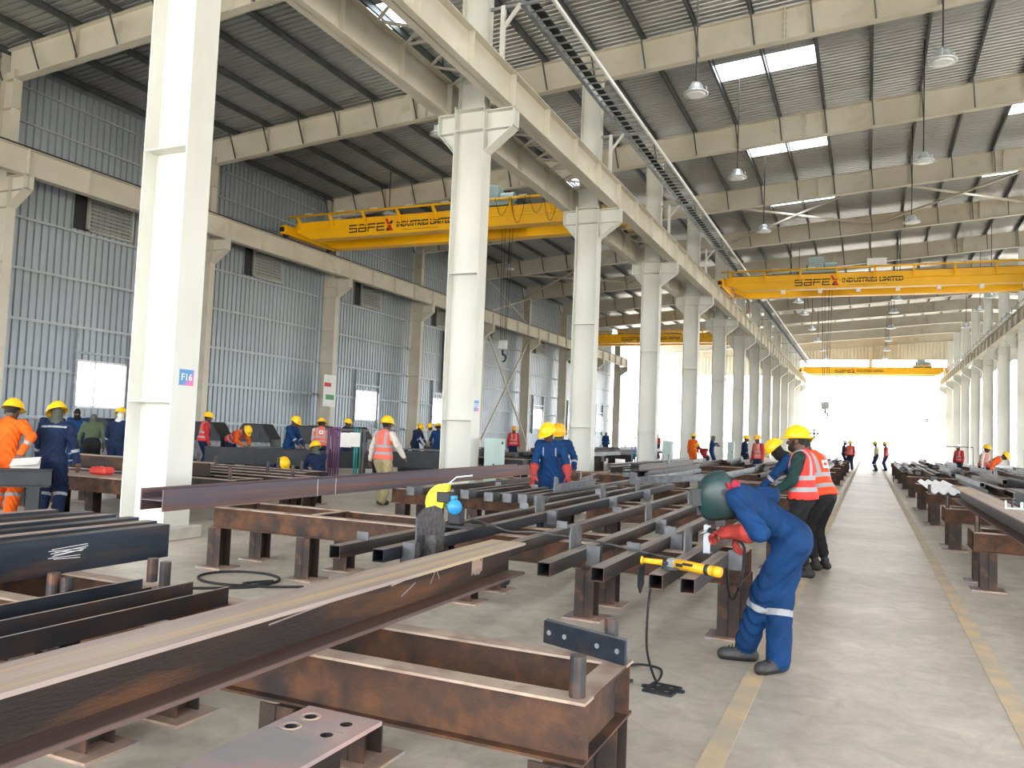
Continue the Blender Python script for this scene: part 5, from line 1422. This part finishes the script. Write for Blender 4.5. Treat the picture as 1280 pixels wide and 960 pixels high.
person('man in red vest and orange hard hat standing in front of the crossed bracing', (-14.7, 33.5, 0), face(0.6, -0.8), C_REDSH, C_NAVY, vest=V_RED, hat=H_ORG, stripes=False, lean=0.1, res=0.022, hres=0.015)
person('man in orange coverall holding papers behind his back by the wall bay table', (-10.98, 7.45, 0), face(-0.5, 0.85), C_ORANGE, hat=H_YEL, lean=0.16, head_pitch=0.25, hands=((-0.12, -0.19, 0.98), (0.27, -0.12, 1.0)), res=0.014, elbow_pole=((-1, -0.3, 0), (1, -0.3, 0)))
person('man in navy coverall with yellow hat over a hood by the orange coverall', (-10.72, 7.98, 0), face(-0.55, 0.85), C_NAVY, hat=H_YEL, head='hood', lean=0.2, head_pitch=0.4, head_yaw=0.7, hands=((-0.3, 0.3, 0.9), (0.36, 0.02, 0.78)), res=0.013, backband=True)
person('man with white hard hat half hidden behind the hooded navy man', (-15.9, 11.8, 0), face(0.6, -0.5), C_NAVY, hat=H_WHT, head='hood', lean=0.1, res=0.02, hres=0.014)
person('man in blue coverall with a black head cover facing out by the bright window', (-18.6, 14.5, 0), face(0.65, -0.75), C_BLUE, head='hood', hood=C_BLACK, lean=0.12, head_pitch=0.3, res=0.02, hres=0.014)
person('man in olive jacket seen from behind below the bright window', (-17.3, 13.9, 0), face(-0.7, 0.6), C_OLIVE, C_BLACK, lean=0.35, head_pitch=0.6, head='hood', hip=(0, 0, 0.86), stripes=False, res=0.02, hres=0.014)
person('man in navy coverall with white head cloth under a yellow hard hat seen from behind', (-15.4, 13.0, 0), face(-0.5, 0.85), C_NAVY, hat=H_YEL, head='hood', hood=C_WHOOD, lean=0.18, head_pitch=0.3, hands=((-0.3, 0.3, 0.9), (0.3, 0.3, 0.9)), res=0.018)
person('man in red vest standing just past the edge of the F16 column', (-17.9, 18.1, 0), face(0.5, 0.8), C_REDSH, C_NAVY, vest=V_RED, hat=H_YEL, stripes=False, lean=0.1, res=0.02, hres=0.014)
person('man in orange vest bending forward over the dark table past the F16 column', (-18.0, 19.3, 0), face(1, 0.1), C_ORANGE, C_NAVY, vest=V_RED, hat=H_YEL, stripes=False, lean=1.0, head_pitch=1.1, hands=((-0.15, 0.6, 0.8), (0.15, 0.6, 0.8)), res=0.02, hres=0.014)
# distant people
def far_person(label, x, y, dx, dy, top, bottom=None, vest=None, hat=H_YEL, **k):
    k.setdefault('res', 0.03); k.setdefault('hres', 0.02)
    return person(label, (x, y, 0), face(dx, dy), top, bottom, vest=vest, hat=hat, stripes=vest is None, **k)
far_person('distant man in orange coverall facing away between the pale columns', -8.0, 40.5, 0.1, 1, C_ORANGE, None)
far_person('distant man in blue coverall reaching up beside the orange coverall man', -7.4, 42.3, 1, 0.2, C_BLUE, hat=None, head='hood', hands=((-0.3, 0.3, 1.3), (0.3, 0.35, 1.2)))
far_person('distant man bending low with an orange hard hat behind the long stock', -6.95, 38.6, -1, -0.3, C_REDSH, C_NAVY, hat=H_ORG, lean=0.6, head_pitch=0.7, hip=(0, 0, 0.62))
far_person('distant man in dark navy coverall standing beyond the bending blue coverall man', -4.9, 36.0, 0.9, 0.4, C_NAVY)
far_person('distant man with pale orange hard hat just beyond the bending blue coverall man', -3.65, 30.6, -0.6, -0.8, C_REDSH, C_NAVY, vest=V_PINK, hat=H_ORG)
far_person('distant man in orange vest at the aisle edge near the far opening', -0.98, 52.5, -0.3, -1, C_REDSH, C_NAVY, vest=V_ORANGE)
far_person('distant man in dark clothes beside the orange vest man near the far opening', -1.4, 54.0, 1, 0, C_NAVY, hat=H_WHT)
far_person('distant man in tan clothes crossing the aisle near the far opening', 0.45, 53.0, -1, 0.2, C_KHAKI, C_NAVY)
far_person('distant man in coral vest following the man crossing the far aisle', 1.0, 54.5, -1, 0.1, C_REDSH, C_NAVY, vest=V_PINK)
far_person('distant man in red vest on the far side of the dense stock', 4.05, 44.8, -0.6, -0.6, C_REDSH, C_NAVY, vest=V_RED, hat=H_WHT)
far_person('man in orange vest bending over the dense stock by the pale columns', 4.06, 34.6, 1, -0.2, C_ORANGE, C_NAVY, vest=V_ORANGE, lean=0.85, head_pitch=0.9, res=0.022, hres=0.015)
far_person('man in coral vest and yellow hard hat beside the bending orange vest man', 4.06, 36.2, 1, -0.6, C_WHITE, C_NAVY, vest=V_PINK, lean=0.2, res=0.022, hres=0.015)
far_person('distant man in coral vest beyond the rows of trestles near the far opening', -3.68, 51.0, 0.4, -1, C_REDSH, C_NAVY, vest=V_PINK)
far_person('distant man in blue coverall at the far wall bay table', -17.0, 55.0, 0.5, -0.8, C_BLUE, hat=None, head='hood')
far_person('distant man in coral shirt at the far wall bay table', -13.6, 56.5, -0.5, -0.8, C_REDSH, C_NAVY, hat=H_YEL)
# ================================================================== tools, cabinets, tables of the wall bay, small things
M_TOOLYEL = mat('tool_yellow', 'e8b01c', 'dca316', rough=0.45, scale=8)
M_BLUEPNT = mat('blue_motor_paint', '2f8fc4', rough=0.4)
M_BRIGHTYEL = mat('bright_yellow_guard', 'f2dd1e', rough=0.45)
M_PAPER = mat('paper', 'dcdad6', 'cfcdc9', rough=0.8, scale=5)
M_BOXDK = mat('dark_box_steel', '24262a', '2e3034', rough=0.5, metal=0.4, scale=3)
M_TAN = mat('tan_board', 'c79e72', 'b98f63', rough=0.7, scale=3)
def at_d(px, py, d):
    r = ray(px, py); return Vector((0, 0, CAM_H))+r*(d/r.dot(FW))
def cyl_between(a, b, r1, r2=None, n=14):
    return MB().tube([a, b], [r1, r2 if r2 is not None else r1], n)
# ---- angle grinder lying on the two square tubes
t = thing('angle_grinder', 'yellow angle grinder with side handle lying across two square tubes', 'power tool', (-1.09, 5.17, ZT+0.088+0.045), rz=math.atan2(-0.12, 0.30))
cyl_between((-0.02, 0, 0.0), (0.26, 0, -0.004), 0.034, 0.030).build('body', M_TOOLYEL, t, smooth=True)
cyl_between((0.255, 0, -0.004), (0.30, 0, -0.006), 0.034, 0.032).build('rear_cap', M_TOOLYEL, t, smooth=True)
cyl_between((0.20, 0, -0.003), (0.225, 0, -0.003), 0.0355).build('grip_band', M_DARK, t, smooth=True)
MB().box(0.05, 0.12, -0.036, 0.036, 0.005, 0.02).build('switch', M_BLACK, t)
MB().box(0.0, 0.05, -0.0352, -0.034, -0.008, 0.012).build('maker_plate', M_BLACK, t)
MB().box(-0.075, -0.015, -0.033, 0.033, -0.03, 0.03).build('gear_head', M_GALV, t, bevel=0.008)
MB().lathe([(0.062, -0.034), (0.062, -0.031), (0.015, -0.029)], 20, (-0.05, 0, 0)).build('disc', M_GALV, t)
MB().lathe([(0.068, -0.028), (0.07, -0.034), (0.066, -0.02)], 14, (-0.05, 0, 0)).build('guard', M_DARK, t)
cyl_between((-0.06, -0.03, 0.0), (-0.13, -0.075, 0.006), 0.011).build('handle_bolt', M_DARK, t)
cyl_between((-0.09, -0.05, 0.003), (-0.20, -0.11, 0.008), 0.019, 0.017).build('side_handle', M_TOOLYEL, t, smooth=True)
cyl_between((-0.198, -0.109, 0.008), (-0.21, -0.116, 0.0085), 0.025).build('handle_collar', M_TOOLYEL, t, smooth=True)
# ---- pipe cutter with blue motor and yellow guard
t = thing('motor_saw', 'cutting machine with round blue motor and bright yellow guard standing on tubes', 'power tool', (-3.24, 6.25, ZT+0.0915))
MB().box(-0.22, 0.22, -0.12, 0.12, 0.0, 0.02).build('base_plate', M_DARK, t)
MB().box(-0.07, 0.05, -0.05, 0.05, 0.02, 0.16).build('pedestal', M_DARK, t, bevel=0.01)
cyl_between((-0.12, 0.10, 0.17), (0.02, -0.10, 0.175), 0.055).build('motor', M_BLUEPNT, t, smooth=True)
cyl_between((0.02, -0.10, 0.175), (0.045, -0.135, 0.176), 0.066, 0.06).build('motor_cap', M_BLUEPNT, t, smooth=True)
MB().box(-0.19, -0.06, -0.05, 0.06, 0.20, 0.29).build('switch_box', M_DARK, t, bevel=0.008)
MB().box(-0.06, -0.02, -0.03, 0.03, 0.215, 0.26).build('terminal_box', M_BLUEPNT, t)
gp = [(0.0, 0.0)] + [(0.18*math.cos(a), 0.17*math.sin(a)) for a in [PI*0.42+i*PI*1.0/12 for i in range(13)]]
o = MB().prism(gp, -0.025, 0.025, 'y').build('guard', M_BRIGHTYEL, t); o.location = (-0.13, 0, 0.19)
MB().box(-0.15, -0.11, -0.075, -0.045, 0.01, 0.15).build('front_stop', M_DARK, t)
MB().tube([(-0.12, 0, 0.29), (-0.11, 0.02, 0.36), (-0.05, 0.05, 0.42), (0.08, 0.1, 0.44)], 0.006, 6).build('supply_wire', M_WHITE, t)
# big mottled plate standing at the first blue black tube
M_MOTTLE = mat('mottled_plate', '3c3b3d', '5a595a', rough=0.5, metal=0.4, scale=26, detail=6)
t = thing('standing_plate', 'mottled dark steel plate with rounded top standing on edge before the blue motor saw', 'steel plate', (-2.985, 5.12, ZT+0.0))
MB().prism([(0, 0), (0.42, 0), (0.42, 0.22), (0.36, 0.32), (0.26, 0.35), (0.1, 0.34), (0, 0.28)], -0.008, 0.008, 'x').build('plate', M_MOTTLE, t)
MB().box(0.01, 0.11, 0.1, 0.112, -0.02, 0.15).build('angle_cleat', M_MOTTLE, t)
# ---- hoses and cables
def cable(lab, pts, r, m_=M_BLACK, group=None, name='cable', n=7):
    """smooth cable through the given points"""
    P_ = [Vector(p) for p in pts]; out = []
    for i in range(len(P_)-1):
        p0, p1, p2, p3 = P_[max(i-1, 0)], P_[i], P_[i+1], P_[min(i+2, len(P_)-1)]
        for s in range(8):
            u = s/8; out.append(0.5*((2*p1)+(-p0+p2)*u+(2*p0-5*p1+4*p2-p3)*u*u+(-p0+3*p1-3*p2+p3)*u*u*u))
    out.append(P_[-1])
    o = MB().tube(out, r, n).build(name, m_, smooth=True)
    return tag(o, lab, 'cable', group)
cable('thin grey hose lying slack across the square tubes', [(-3.5, 7.0, 0.746), (-3.38, 6.78, 0.746), (-3.06, 6.5, 0.746), (-2.75, 6.28, 0.73), (-2.46, 6.22, 0.75), (-1.95, 6.05, 0.748), (-1.57, 5.8, 0.746), (-1.19, 5.56, 0.746)], 0.008, M_PLATE)
ring = [(-5.68+0.42*math.cos(a), 6.33+0.33*math.sin(a), 0.012) for a in [i*PI/6 for i in range(12)]]
cable('black cable lying in a loop on the floor beside the dark brown trestle', [(-5.9, 5.55, 0.012), (-5.67, 5.72, 0.012), (-5.3, 6.05, 0.012)]+ring+[(-5.26, 6.33, 0.03), (-5.4, 6.08, 0.03), (-5.2, 6.15, 0.012), (-4.9, 6.34, 0.012)], 0.013)
cable('thin black cable hanging from the square tubes to the plug on the floor', [(-1.235, 5.05, 0.64), (-1.235, 4.99, 0.5), (-1.24, 5.02, 0.25), (-1.22, 5.2, 0.02), (-1.26, 5.5, 0.01), (-1.42, 5.54, 0.01), (-1.52, 5.35, 0.01), (-1.50, 5.16, 0.01)], 0.008)
cable('black welding cable hanging from the red gloves beside the trestle corner', [(-0.86, 6.02, 0.86), (-0.80, 6.0, 0.80), (-0.80, 5.9, 0.6), (-0.86, 5.95, 0.45), (-0.93, 6.2, 0.45), (-1.0, 6.55, 0.55)], 0.011)
t = thing('cable_plug', 'grey cable plug lying on the floor by the plate with holes', 'plug', (-1.42, 5.08, 0.022), rz=0.5)
cyl_between((-0.06, 0, 0), (0.03, 0, 0), 0.022).build('plug_body', M_GALV, t, smooth=True); cyl_between((0.03, 0, 0), (0.08, 0, 0), 0.014, 0.01).build('sleeve', M_BLACK, t, smooth=True)
t = thing('floor_plate', 'small dark steel plate with four holes lying on the floor', 'steel plate', (-1.155, 5.09, 0.001), rz=-0.12)
q = MB(); hw = MB(); plate_with_holes(q, hw, -0.095, 0.095, -0.1, 0.1, 0, 0.014, ((-0.045, -0.045), (0.045, -0.045), (-0.045, 0.045), (0.045, 0.045)), 0.016)
q.build('plate', M_BLUESTEEL, t, fix=False); hw.xf(Matrix.Diagonal((1, 1, 0.25, 1)) @ Matrix.Translation((0, 0, 0.03))).build('hole_edges', M_GALV, t, fix=False)
for x, y in ((-0.11, 0.0), (0.11, 0.03)): MB().box(x-0.02, x+0.02, y-0.015, y+0.015, 0, 0.014).build('tab', M_BLUESTEEL, t)
t = thing('electrode_holder', 'black welding torch held in the red gloves', 'power tool', (-0.90, 6.02, 0.90), rz=0.1)
cyl_between((0.0, 0, -0.02), (-0.16, 0.02, 0.01), 0.016, 0.02).build('grip', M_BLACK, t, smooth=True); cyl_between((-0.16, 0.02, 0.01), (-0.22, 0.03, -0.03), 0.01, 0.008).build('nozzle', M_GALV, t, smooth=True)
# short upright angle brackets under the welder's hands
for x, y, h in ((-1.10, 6.05, 0.30), (-0.955, 6.5, 0.17)):
    t = thing('angle_bracket', 'upright galvanised angle bracket on the tubes under the welder' if x < -1.05 else 'short square tube bracket at the trestle corner by the welder', 'bracket', (x, y, ZT+0.0905 if x < -1.05 else ZT+0.002))
    MB().prism(prof_l(0.05, 0.11, 0.007), 0, h-0.09, 'z').build('angle', M_GALV, t)
    MB().box(0, 0.05, 0, 0.11, 0.0, 0.006).build('foot', M_GALV, t)
# ---- papers behind the orange coverall
t = thing('paper_sheaf', 'folded sheaf of white papers held behind the orange coverall', 'papers', tuple(at_d(32, 577, 10.95)), rot=(0.35, -0.1, 0.75))
MB().box(-0.17, 0.17, -0.12, 0.12, 0.0, 0.008).build('sheet', M_PAPER, t); o = MB().box(-0.17, 0.17, -0.12, 0.12, 0, 0.006).build('sheet', M_PAPER, t); o.rotation_euler = (0.12, 0.15, 0.1); o.location = (0, 0, -0.035)
# ---- cabinets
def cabinet(lab, x, y, w, d, h, m_):
    t = thing('electric_cabinet', lab, 'cabinet', (x, y, 0))
    MB().box(-w/2, w/2, -d/2, d/2, 0.06, h).build('body', m_, t, bevel=0.008)
    MB().box(-w/2+0.03, w/2-0.03, -d/2+0.03, d/2-0.03, 0, 0.06).build('plinth', M_DARK, t)
    dr = MB().box(-w/2+0.03, w/2-0.03, -d/2-0.012, -d/2, 0.12, h-0.06).build('door', m_, t)
    MB().box(w/2-0.09, w/2-0.06, -d/2-0.03, -d/2-0.012, h*0.5, h*0.5+0.12).build('handle', M_DARK, dr)
    MB().box(w/2, w/2+0.012, -d/2+0.03, d/2-0.03, 0.12, h-0.06).build('side_door', m_, t)
    MB().add(*cyl_x(w/2+0.012, w/2+0.03, 0.02, h-0.1, 0.03)).build('vent', M_DARK, t)
    return t
cabinet('pale green electric cabinet standing beside the second cream column', -7.80, 16.75, 0.32, 0.42, 1.38, M_GREENBOX)
cabinet('pale green electric cabinet standing beside the fourth cream column', -7.75, 33.9, 0.36, 0.45, 1.4, M_GREENBOX)
cabinet('pale green electric cabinet standing beside the sixth cream column', -7.75, 51.1, 0.36, 0.45, 1.4, M_GREENBOX)
# ---- wall bay tables and stock
for i, y in enumerate((9.75, 11.0, 12.3)):
    x1 = (-8.95, -8.75, -9.6)[i]
    trestle(x1-4.2, x1, y, y+0.6, (x1-0.2, x1-2.1, x1-4.0), 'low rusty frame with upright pipe stops, %s beyond the F16 column' % ORD[i], 'low frames with pipe stops', posts=[(x1-0.1-j*1.05, y+0.6*(j % 2), 0.2) for j in range(4)], m_side=M_SCALE)
trestle(-13.0, -9.35, 8.55, 9.1, (-9.6, -11.2, -12.8), 'rusty trestle with a red tool on it beside the F16 column', posts=((-9.45, 8.55, 0.2),))
t = thing('steel_girder', 'brown I girder lying on the low frames in front of the white hooded man', 'steel beam', (-12.95, 10.05, ZT+0.003), rz=-PI/2)
for nm, (a, b, c, d) in (('web', (-0.006, 0.006, 0.014, 0.206)), ('bottom_flange', (-0.1, 0.1, 0, 0.014)), ('top_flange', (-0.1, 0.1, 0.206, 0.22))):
    MB().box(a, b, 0, 3.2, c, d).build(nm, M_WEBDK if nm != 'top_flange' else M_RUSTLT, t)
t = thing('red_tool', 'small red plastic tool case on the trestle beside the F16 column', 'tool case', (-10.75, 8.85, ZT+0.012))
MB().box(-0.17, 0.17, -0.11, 0.11, 0, 0.12).build('case', mat('red_plastic', 'e0463c', rough=0.5), t, bevel=0.035); MB().tube([(-0.07, 0, 0.115), (-0.05, 0, 0.165), (0.05, 0, 0.165), (0.07, 0, 0.115)], 0.012, 6).build('handle', M_DARK, t)
t = thing('steel_sheet', 'flat steel sheet lying on the trestle under the red tool case', 'steel plate', (-10.9, 8.82, ZT+0.002)); MB().box(-1.1, 1.0, -0.3, 0.3, 0, 0.009).build('sheet', M_RUSTLT, t)
t = thing('steel_channel', 'black channel beam end standing behind the orange coverall man', 'steel channel', (-10.55, 7.25, 0), rz=-0.75)
MB().prism(prof_i(0.24, 0.24, 0.012, 0.014), -0.9, 0.5, 'y').build('beam', M_BOXDK, t).location.z = 0.56
for y in (-0.7, 0.3):
    MB().box(-0.1, 0.1, y-0.08, y+0.08, 0, 0.56).build('leg', M_BOXDK, t); MB().box(-0.17, 0.17, y-0.14, y+0.14, 0, 0.012).build('base_plate', M_RUST, t)
def box_section(lab, loc, rz, w, h, L, group=None):
    t = thing('box_section', lab, 'steel box', loc, rz, group)
    q = MB(); hollow(q, w, h, 0.02, 0, L); q.build('shell', M_BOXDK, t, fix=False)
    for y in (0.25, L-0.25): MB().box(-w*0.45, w*0.45, y-0.06, y+0.06, -0.42, 0).build('support', M_BOXDK, t)
    return t
for i, (x, y, rz, L) in enumerate(((-14.1, 16.6, -0.9, 2.6), (-15.9, 16.2, -0.9, 2.6), (-13.0, 19.4, -1.2, 2.6))):
    box_section(('large dark hollow box section behind the crouching men', 'large dark hollow box section closest to the F16 column', 'large dark hollow box section nearest the rack of hoses')[i], (x, y, 0.42), rz, 0.45, 0.42, L, 'dark box sections')
def dark_table(lab, x, y, rz, w, d, h, group=None):
    t = thing('work_table', lab, 'table', (x, y, 0), rz, group)
    MB().box(-w/2, w/2, -d/2, d/2, h-0.03, h).build('table_top', M_PLATE, t)
    for a in (-1, 1):
        for b in (-1, 1): MB().box(a*(w/2-0.06)-0.05, a*(w/2-0.06)+0.05, b*(d/2-0.06)-0.05, b*(d/2-0.06)+0.05, 0, h-0.03).build('leg', M_BOXDK, t)
    MB().box(-w/2+0.11, w/2-0.11, -d/2+0.03, -d/2+0.05, 0.12, h-0.05).build('side_panel', M_BOXDK, t)
    MB().box(w/2-0.05, w/2-0.03, -d/2+0.11, d/2-0.11, 0.12, h-0.05).build('end_panel', M_BOXDK, t)
    return t
dark_table('dark steel work table in front of the blue coverall man by the second column', -12.6, 22.8, 0.35, 2.4, 1.1, 0.86)
dark_table('dark steel work table by the wall beside the navy coverall man', -14.95, 28.3, 0.1, 2.2, 1.0, 0.86)
dark_table('dark steel work table under the bending orange vest man', -16.45, 19.6, 0.1, 1.5, 1.0, 0.78)
for i, (x, y) in enumerate(((-22.5, 18.5), (-21.5, 22.0), (-20.0, 22.8), (-18.4, 23.6), (-20.6, 27.2), (-20.8, 30))):
    t = thing('machine_cover', 'dark sloping machine cover by the ribbed side wall, %s from the F16 column' % ORD[i], 'machine', (x, y, 0), 0.3, 'dark machines along the side wall')
    MB().prism([(-0.7, 0.0), (0.7, 0.0), (0.7, 0.9), (0.35, 1.45), (-0.35, 1.45), (-0.7, 0.9)], -0.5, 0.5, 'y').build('cover', M_BOXDK, t, bevel=0.03)
    MB().box(-0.72, 0.72, -0.52, -0.5, 0.15, 0.8).build('panel', M_PLATE, t); MB().box(-0.3, 0.3, -0.53, -0.5, 0.95, 1.2).build('screen', M_DARK, t)
# rack with hanging hoses
t = thing('hose_rack', 'rack hung with purple and teal hoses and two sheets of paper', 'rack', tuple(at_z(430, 607, 0.0)), rz=0.5)
R0 = t.location.copy()
for x in (-0.45, 0.45):
    MB().bar((x, 0.25, 0), (x, 0, 1.42), 0.05).build('post', M_SCALE, t); MB().bar((x, -0.25, 0), (x, 0, 1.42), 0.05).build('post', M_SCALE, t)
MB().bar((-0.55, 0, 1.42), (0.55, 0, 1.42), 0.06).build('top_bar', M_SCALE, t)
for i, (x, c) in enumerate(((-0.42, '6b3d6e'), (-0.36, '5a3560'), (-0.30, '7a3f55'), (-0.24, '4c3a6a'), (-0.18, '6b3d6e'), (0.22, '2f8a8f'), (0.28, '2f8a8f'), (0.36, '3a7d6a'))):
    L = 1.2+0.05*(i % 3)
    MB().tube([(x, -0.03, 1.42-L), (x+0.01, -0.06, 1.0), (x, -0.05, 1.44), (x, 0.0, 1.475), (x, 0.05, 1.44), (x-0.01, 0.06, 0.9), (x, 0.04, 0.3)], 0.022, 6).build('hose', mat('hose_'+c, c, rough=0.6), t, smooth=True)
MB().box(-0.14, 0.14, -0.10, -0.095, 0.98, 1.35).build('paper', M_PAPER, t); o = MB().box(0.1, 0.36, -0.12, -0.115, 1.0, 1.36).build('paper', M_PAPER, t)
# red cylinder by the second column, welding sets
def cylinder_bottle(lab, x, y, m_, h=1.35, r=0.115):
    t = thing('gas_cylinder', lab, 'gas cylinder', (x, y, 0))
    MB().lathe([(r*0.9, 0), (r, 0.03), (r, h*0.82), (r*0.75, h*0.9), (0.03, h*0.95), (0.03, h*0.97)], 16).build('bottle', m_, t, smooth=True)
    MB().lathe([(0.025, h*0.96), (0.03, h*1.0), (0.03, h*1.06), (0.01, h*1.07)], 10).build('valve', M_GALV, t); return t
cylinder_bottle('red gas cylinder half hidden by the second cream column', -11.55, 21.9, M_RED)
cylinder_bottle('red gas cylinder beside the work table near the second cream column', -11.15, 22.5, M_RED)
# trestles and stock deeper in the wall bay
KL3 = {k: (v[0], v[1], (v[2][0], 'on trestles in the wall bay')) for k, v in KIND_LABEL.items()}
for i, y in enumerate(ROWS[5:10]):
    trestle(-12.9, -10.2, y+1.5 if i == 0 else y, (y+1.5 if i == 0 else y)+0.62, (-12.7, -10.4), 'dark trestle in the wall bay, %s beyond the work tables' % ORD[i], 'trestles in the wall bay', m_side=M_SCALE)
scatter_stock(-12.6, -10.4, 26, 45, 60, KL3, 'stock in the wall bay', 2, seed=21)
t = thing('pipe_frame', 'light blue tubular frame standing on the stock between the columns', 'frame', (-9.72, 36.9, 0), 0.0)
for a in ((-0.4, 0), (0.4, 0), (-0.4, 0.6), (0.4, 0.6)): MB().tube([(a[0], a[1], 0), (a[0], a[1], 1.5)], 0.025, 6).build('upright', M_BLUEPNT, t)
for z in (0.7, 1.45):
    MB().tube([(-0.4, 0, z), (0.4, 0, z), (0.4, 0.6, z), (-0.4, 0.6, z), (-0.4, 0, z)], 0.02, 6).build('ring', M_BLUEPNT, t)
# ---- aisle side: board, pipe frame, disc on a pole, banner, brown wall panel
t = thing('board_crate', 'tall tan board crate beside the dense stock', 'crate', (4.05, 27.6-1.2, 0))
MB().box(-0.0, 0.09, -0.6, 0.6, 0.06, 1.6).build('board', M_TAN, t)
for y in (-0.5, 0.0, 0.5): MB().box(0.09, 0.13, y-0.04, y+0.04, 0.0, 1.6).build('batten', M_TAN, t)
t = thing('pipe_frame', 'thin dark rectangular pipe frame standing over the dense stock', 'frame', (1.0, 38.9, 0))
MB().tube([(0, 0, 0), (0, 0, 1.62), (3.05, 0.3, 1.62), (3.05, 0.3, 0)], 0.022, 6).build('pipe', M_DARK, t)
t = thing('pedestal_fan', 'grey round pedestal fan standing far down beside the aisle', 'fan', (-3.62, 62.5, 0))
MB().lathe([(0.4, 0), (0.4, 0.04), (0.05, 0.07)], 16).build('base', M_DARK, t); MB().tube([(0, 0, 0.04), (0, 0, 1.95)], 0.035, 8).build('pole', M_DARK, t)
for j, r in enumerate((0.1, 0.2, 0.3, 0.39)):
    MB().tube([(r*math.cos(a), -0.09, 2.2+r*math.sin(a)) for a in [i*PI/10 for i in range(21)]], 0.014, 5).build('cage_ring', M_GALV, t)
for i in range(12):
    a = i*PI/6; MB().tube([(0.05*math.cos(a), -0.09, 2.2+0.05*math.sin(a)), (0.39*math.cos(a), -0.09, 2.2+0.39*math.sin(a))], 0.010, 5).build('cage_wire', M_GALV, t)
for i in range(4):
    a = i*PI/2; MB().add([(0.04*math.cos(a), 0, 2.2+0.04*math.sin(a)), (0.32*math.cos(a-0.35), 0.03, 2.2+0.32*math.sin(a-0.35)), (0.35*math.cos(a), 0.0, 2.2+0.35*math.sin(a)), (0.33*math.cos(a+0.4), -0.03, 2.2+0.33*math.sin(a+0.4))], [(0, 1, 2, 3)]).build('blade', M_GALV, t, fix=False)
MB().add(*[(lambda vs, fs: ([(v[1], v[0], v[2]) for v in vs], fs))(*cyl_x(0.0, 0.28, 0, 2.2, 0.1))][0]).build('motor', M_DARK, t)
M_BANNER = mat('white_banner', 'e6e8e6', 'dcdedd', rough=0.7, scale=4)
t = thing('wall_banner', 'narrow white banner with red and green print hanging from the wall column', 'banner', (-24.88, GY(3)-0.3, 2.4))
MB().box(0.0, 0.01, -0.5, 0.5, 0, 1.6).build('cloth', M_BANNER, t)
MB().box(0.01, 0.012, -0.45, 0.1, 1.0, 1.2).build('red_print', mat('print_red', 'c8453f', rough=0.7), t); MB().box(0.01, 0.012, -0.3, 0.4, 0.35, 0.6).build('green_print', mat('print_green', '4f9a63', rough=0.7), t)
t = thing('wall_panel', 'tall dark brown panel fixed to the ribbed side wall', 'panel', (X_WALL+0.17, 47.4, 3.9))
MB().box(0, 0.06, -0.55, 0.55, 0, 4.0).build('panel', mat('brown_panel', '57332a', '4a2b24', rough=0.6, scale=1), t)
for z in (0.1, 2.0, 3.85): MB().box(-0.02, 0.075, -0.6, 0.6, z, z+0.05).build('clip_rail', M_GALV, t)
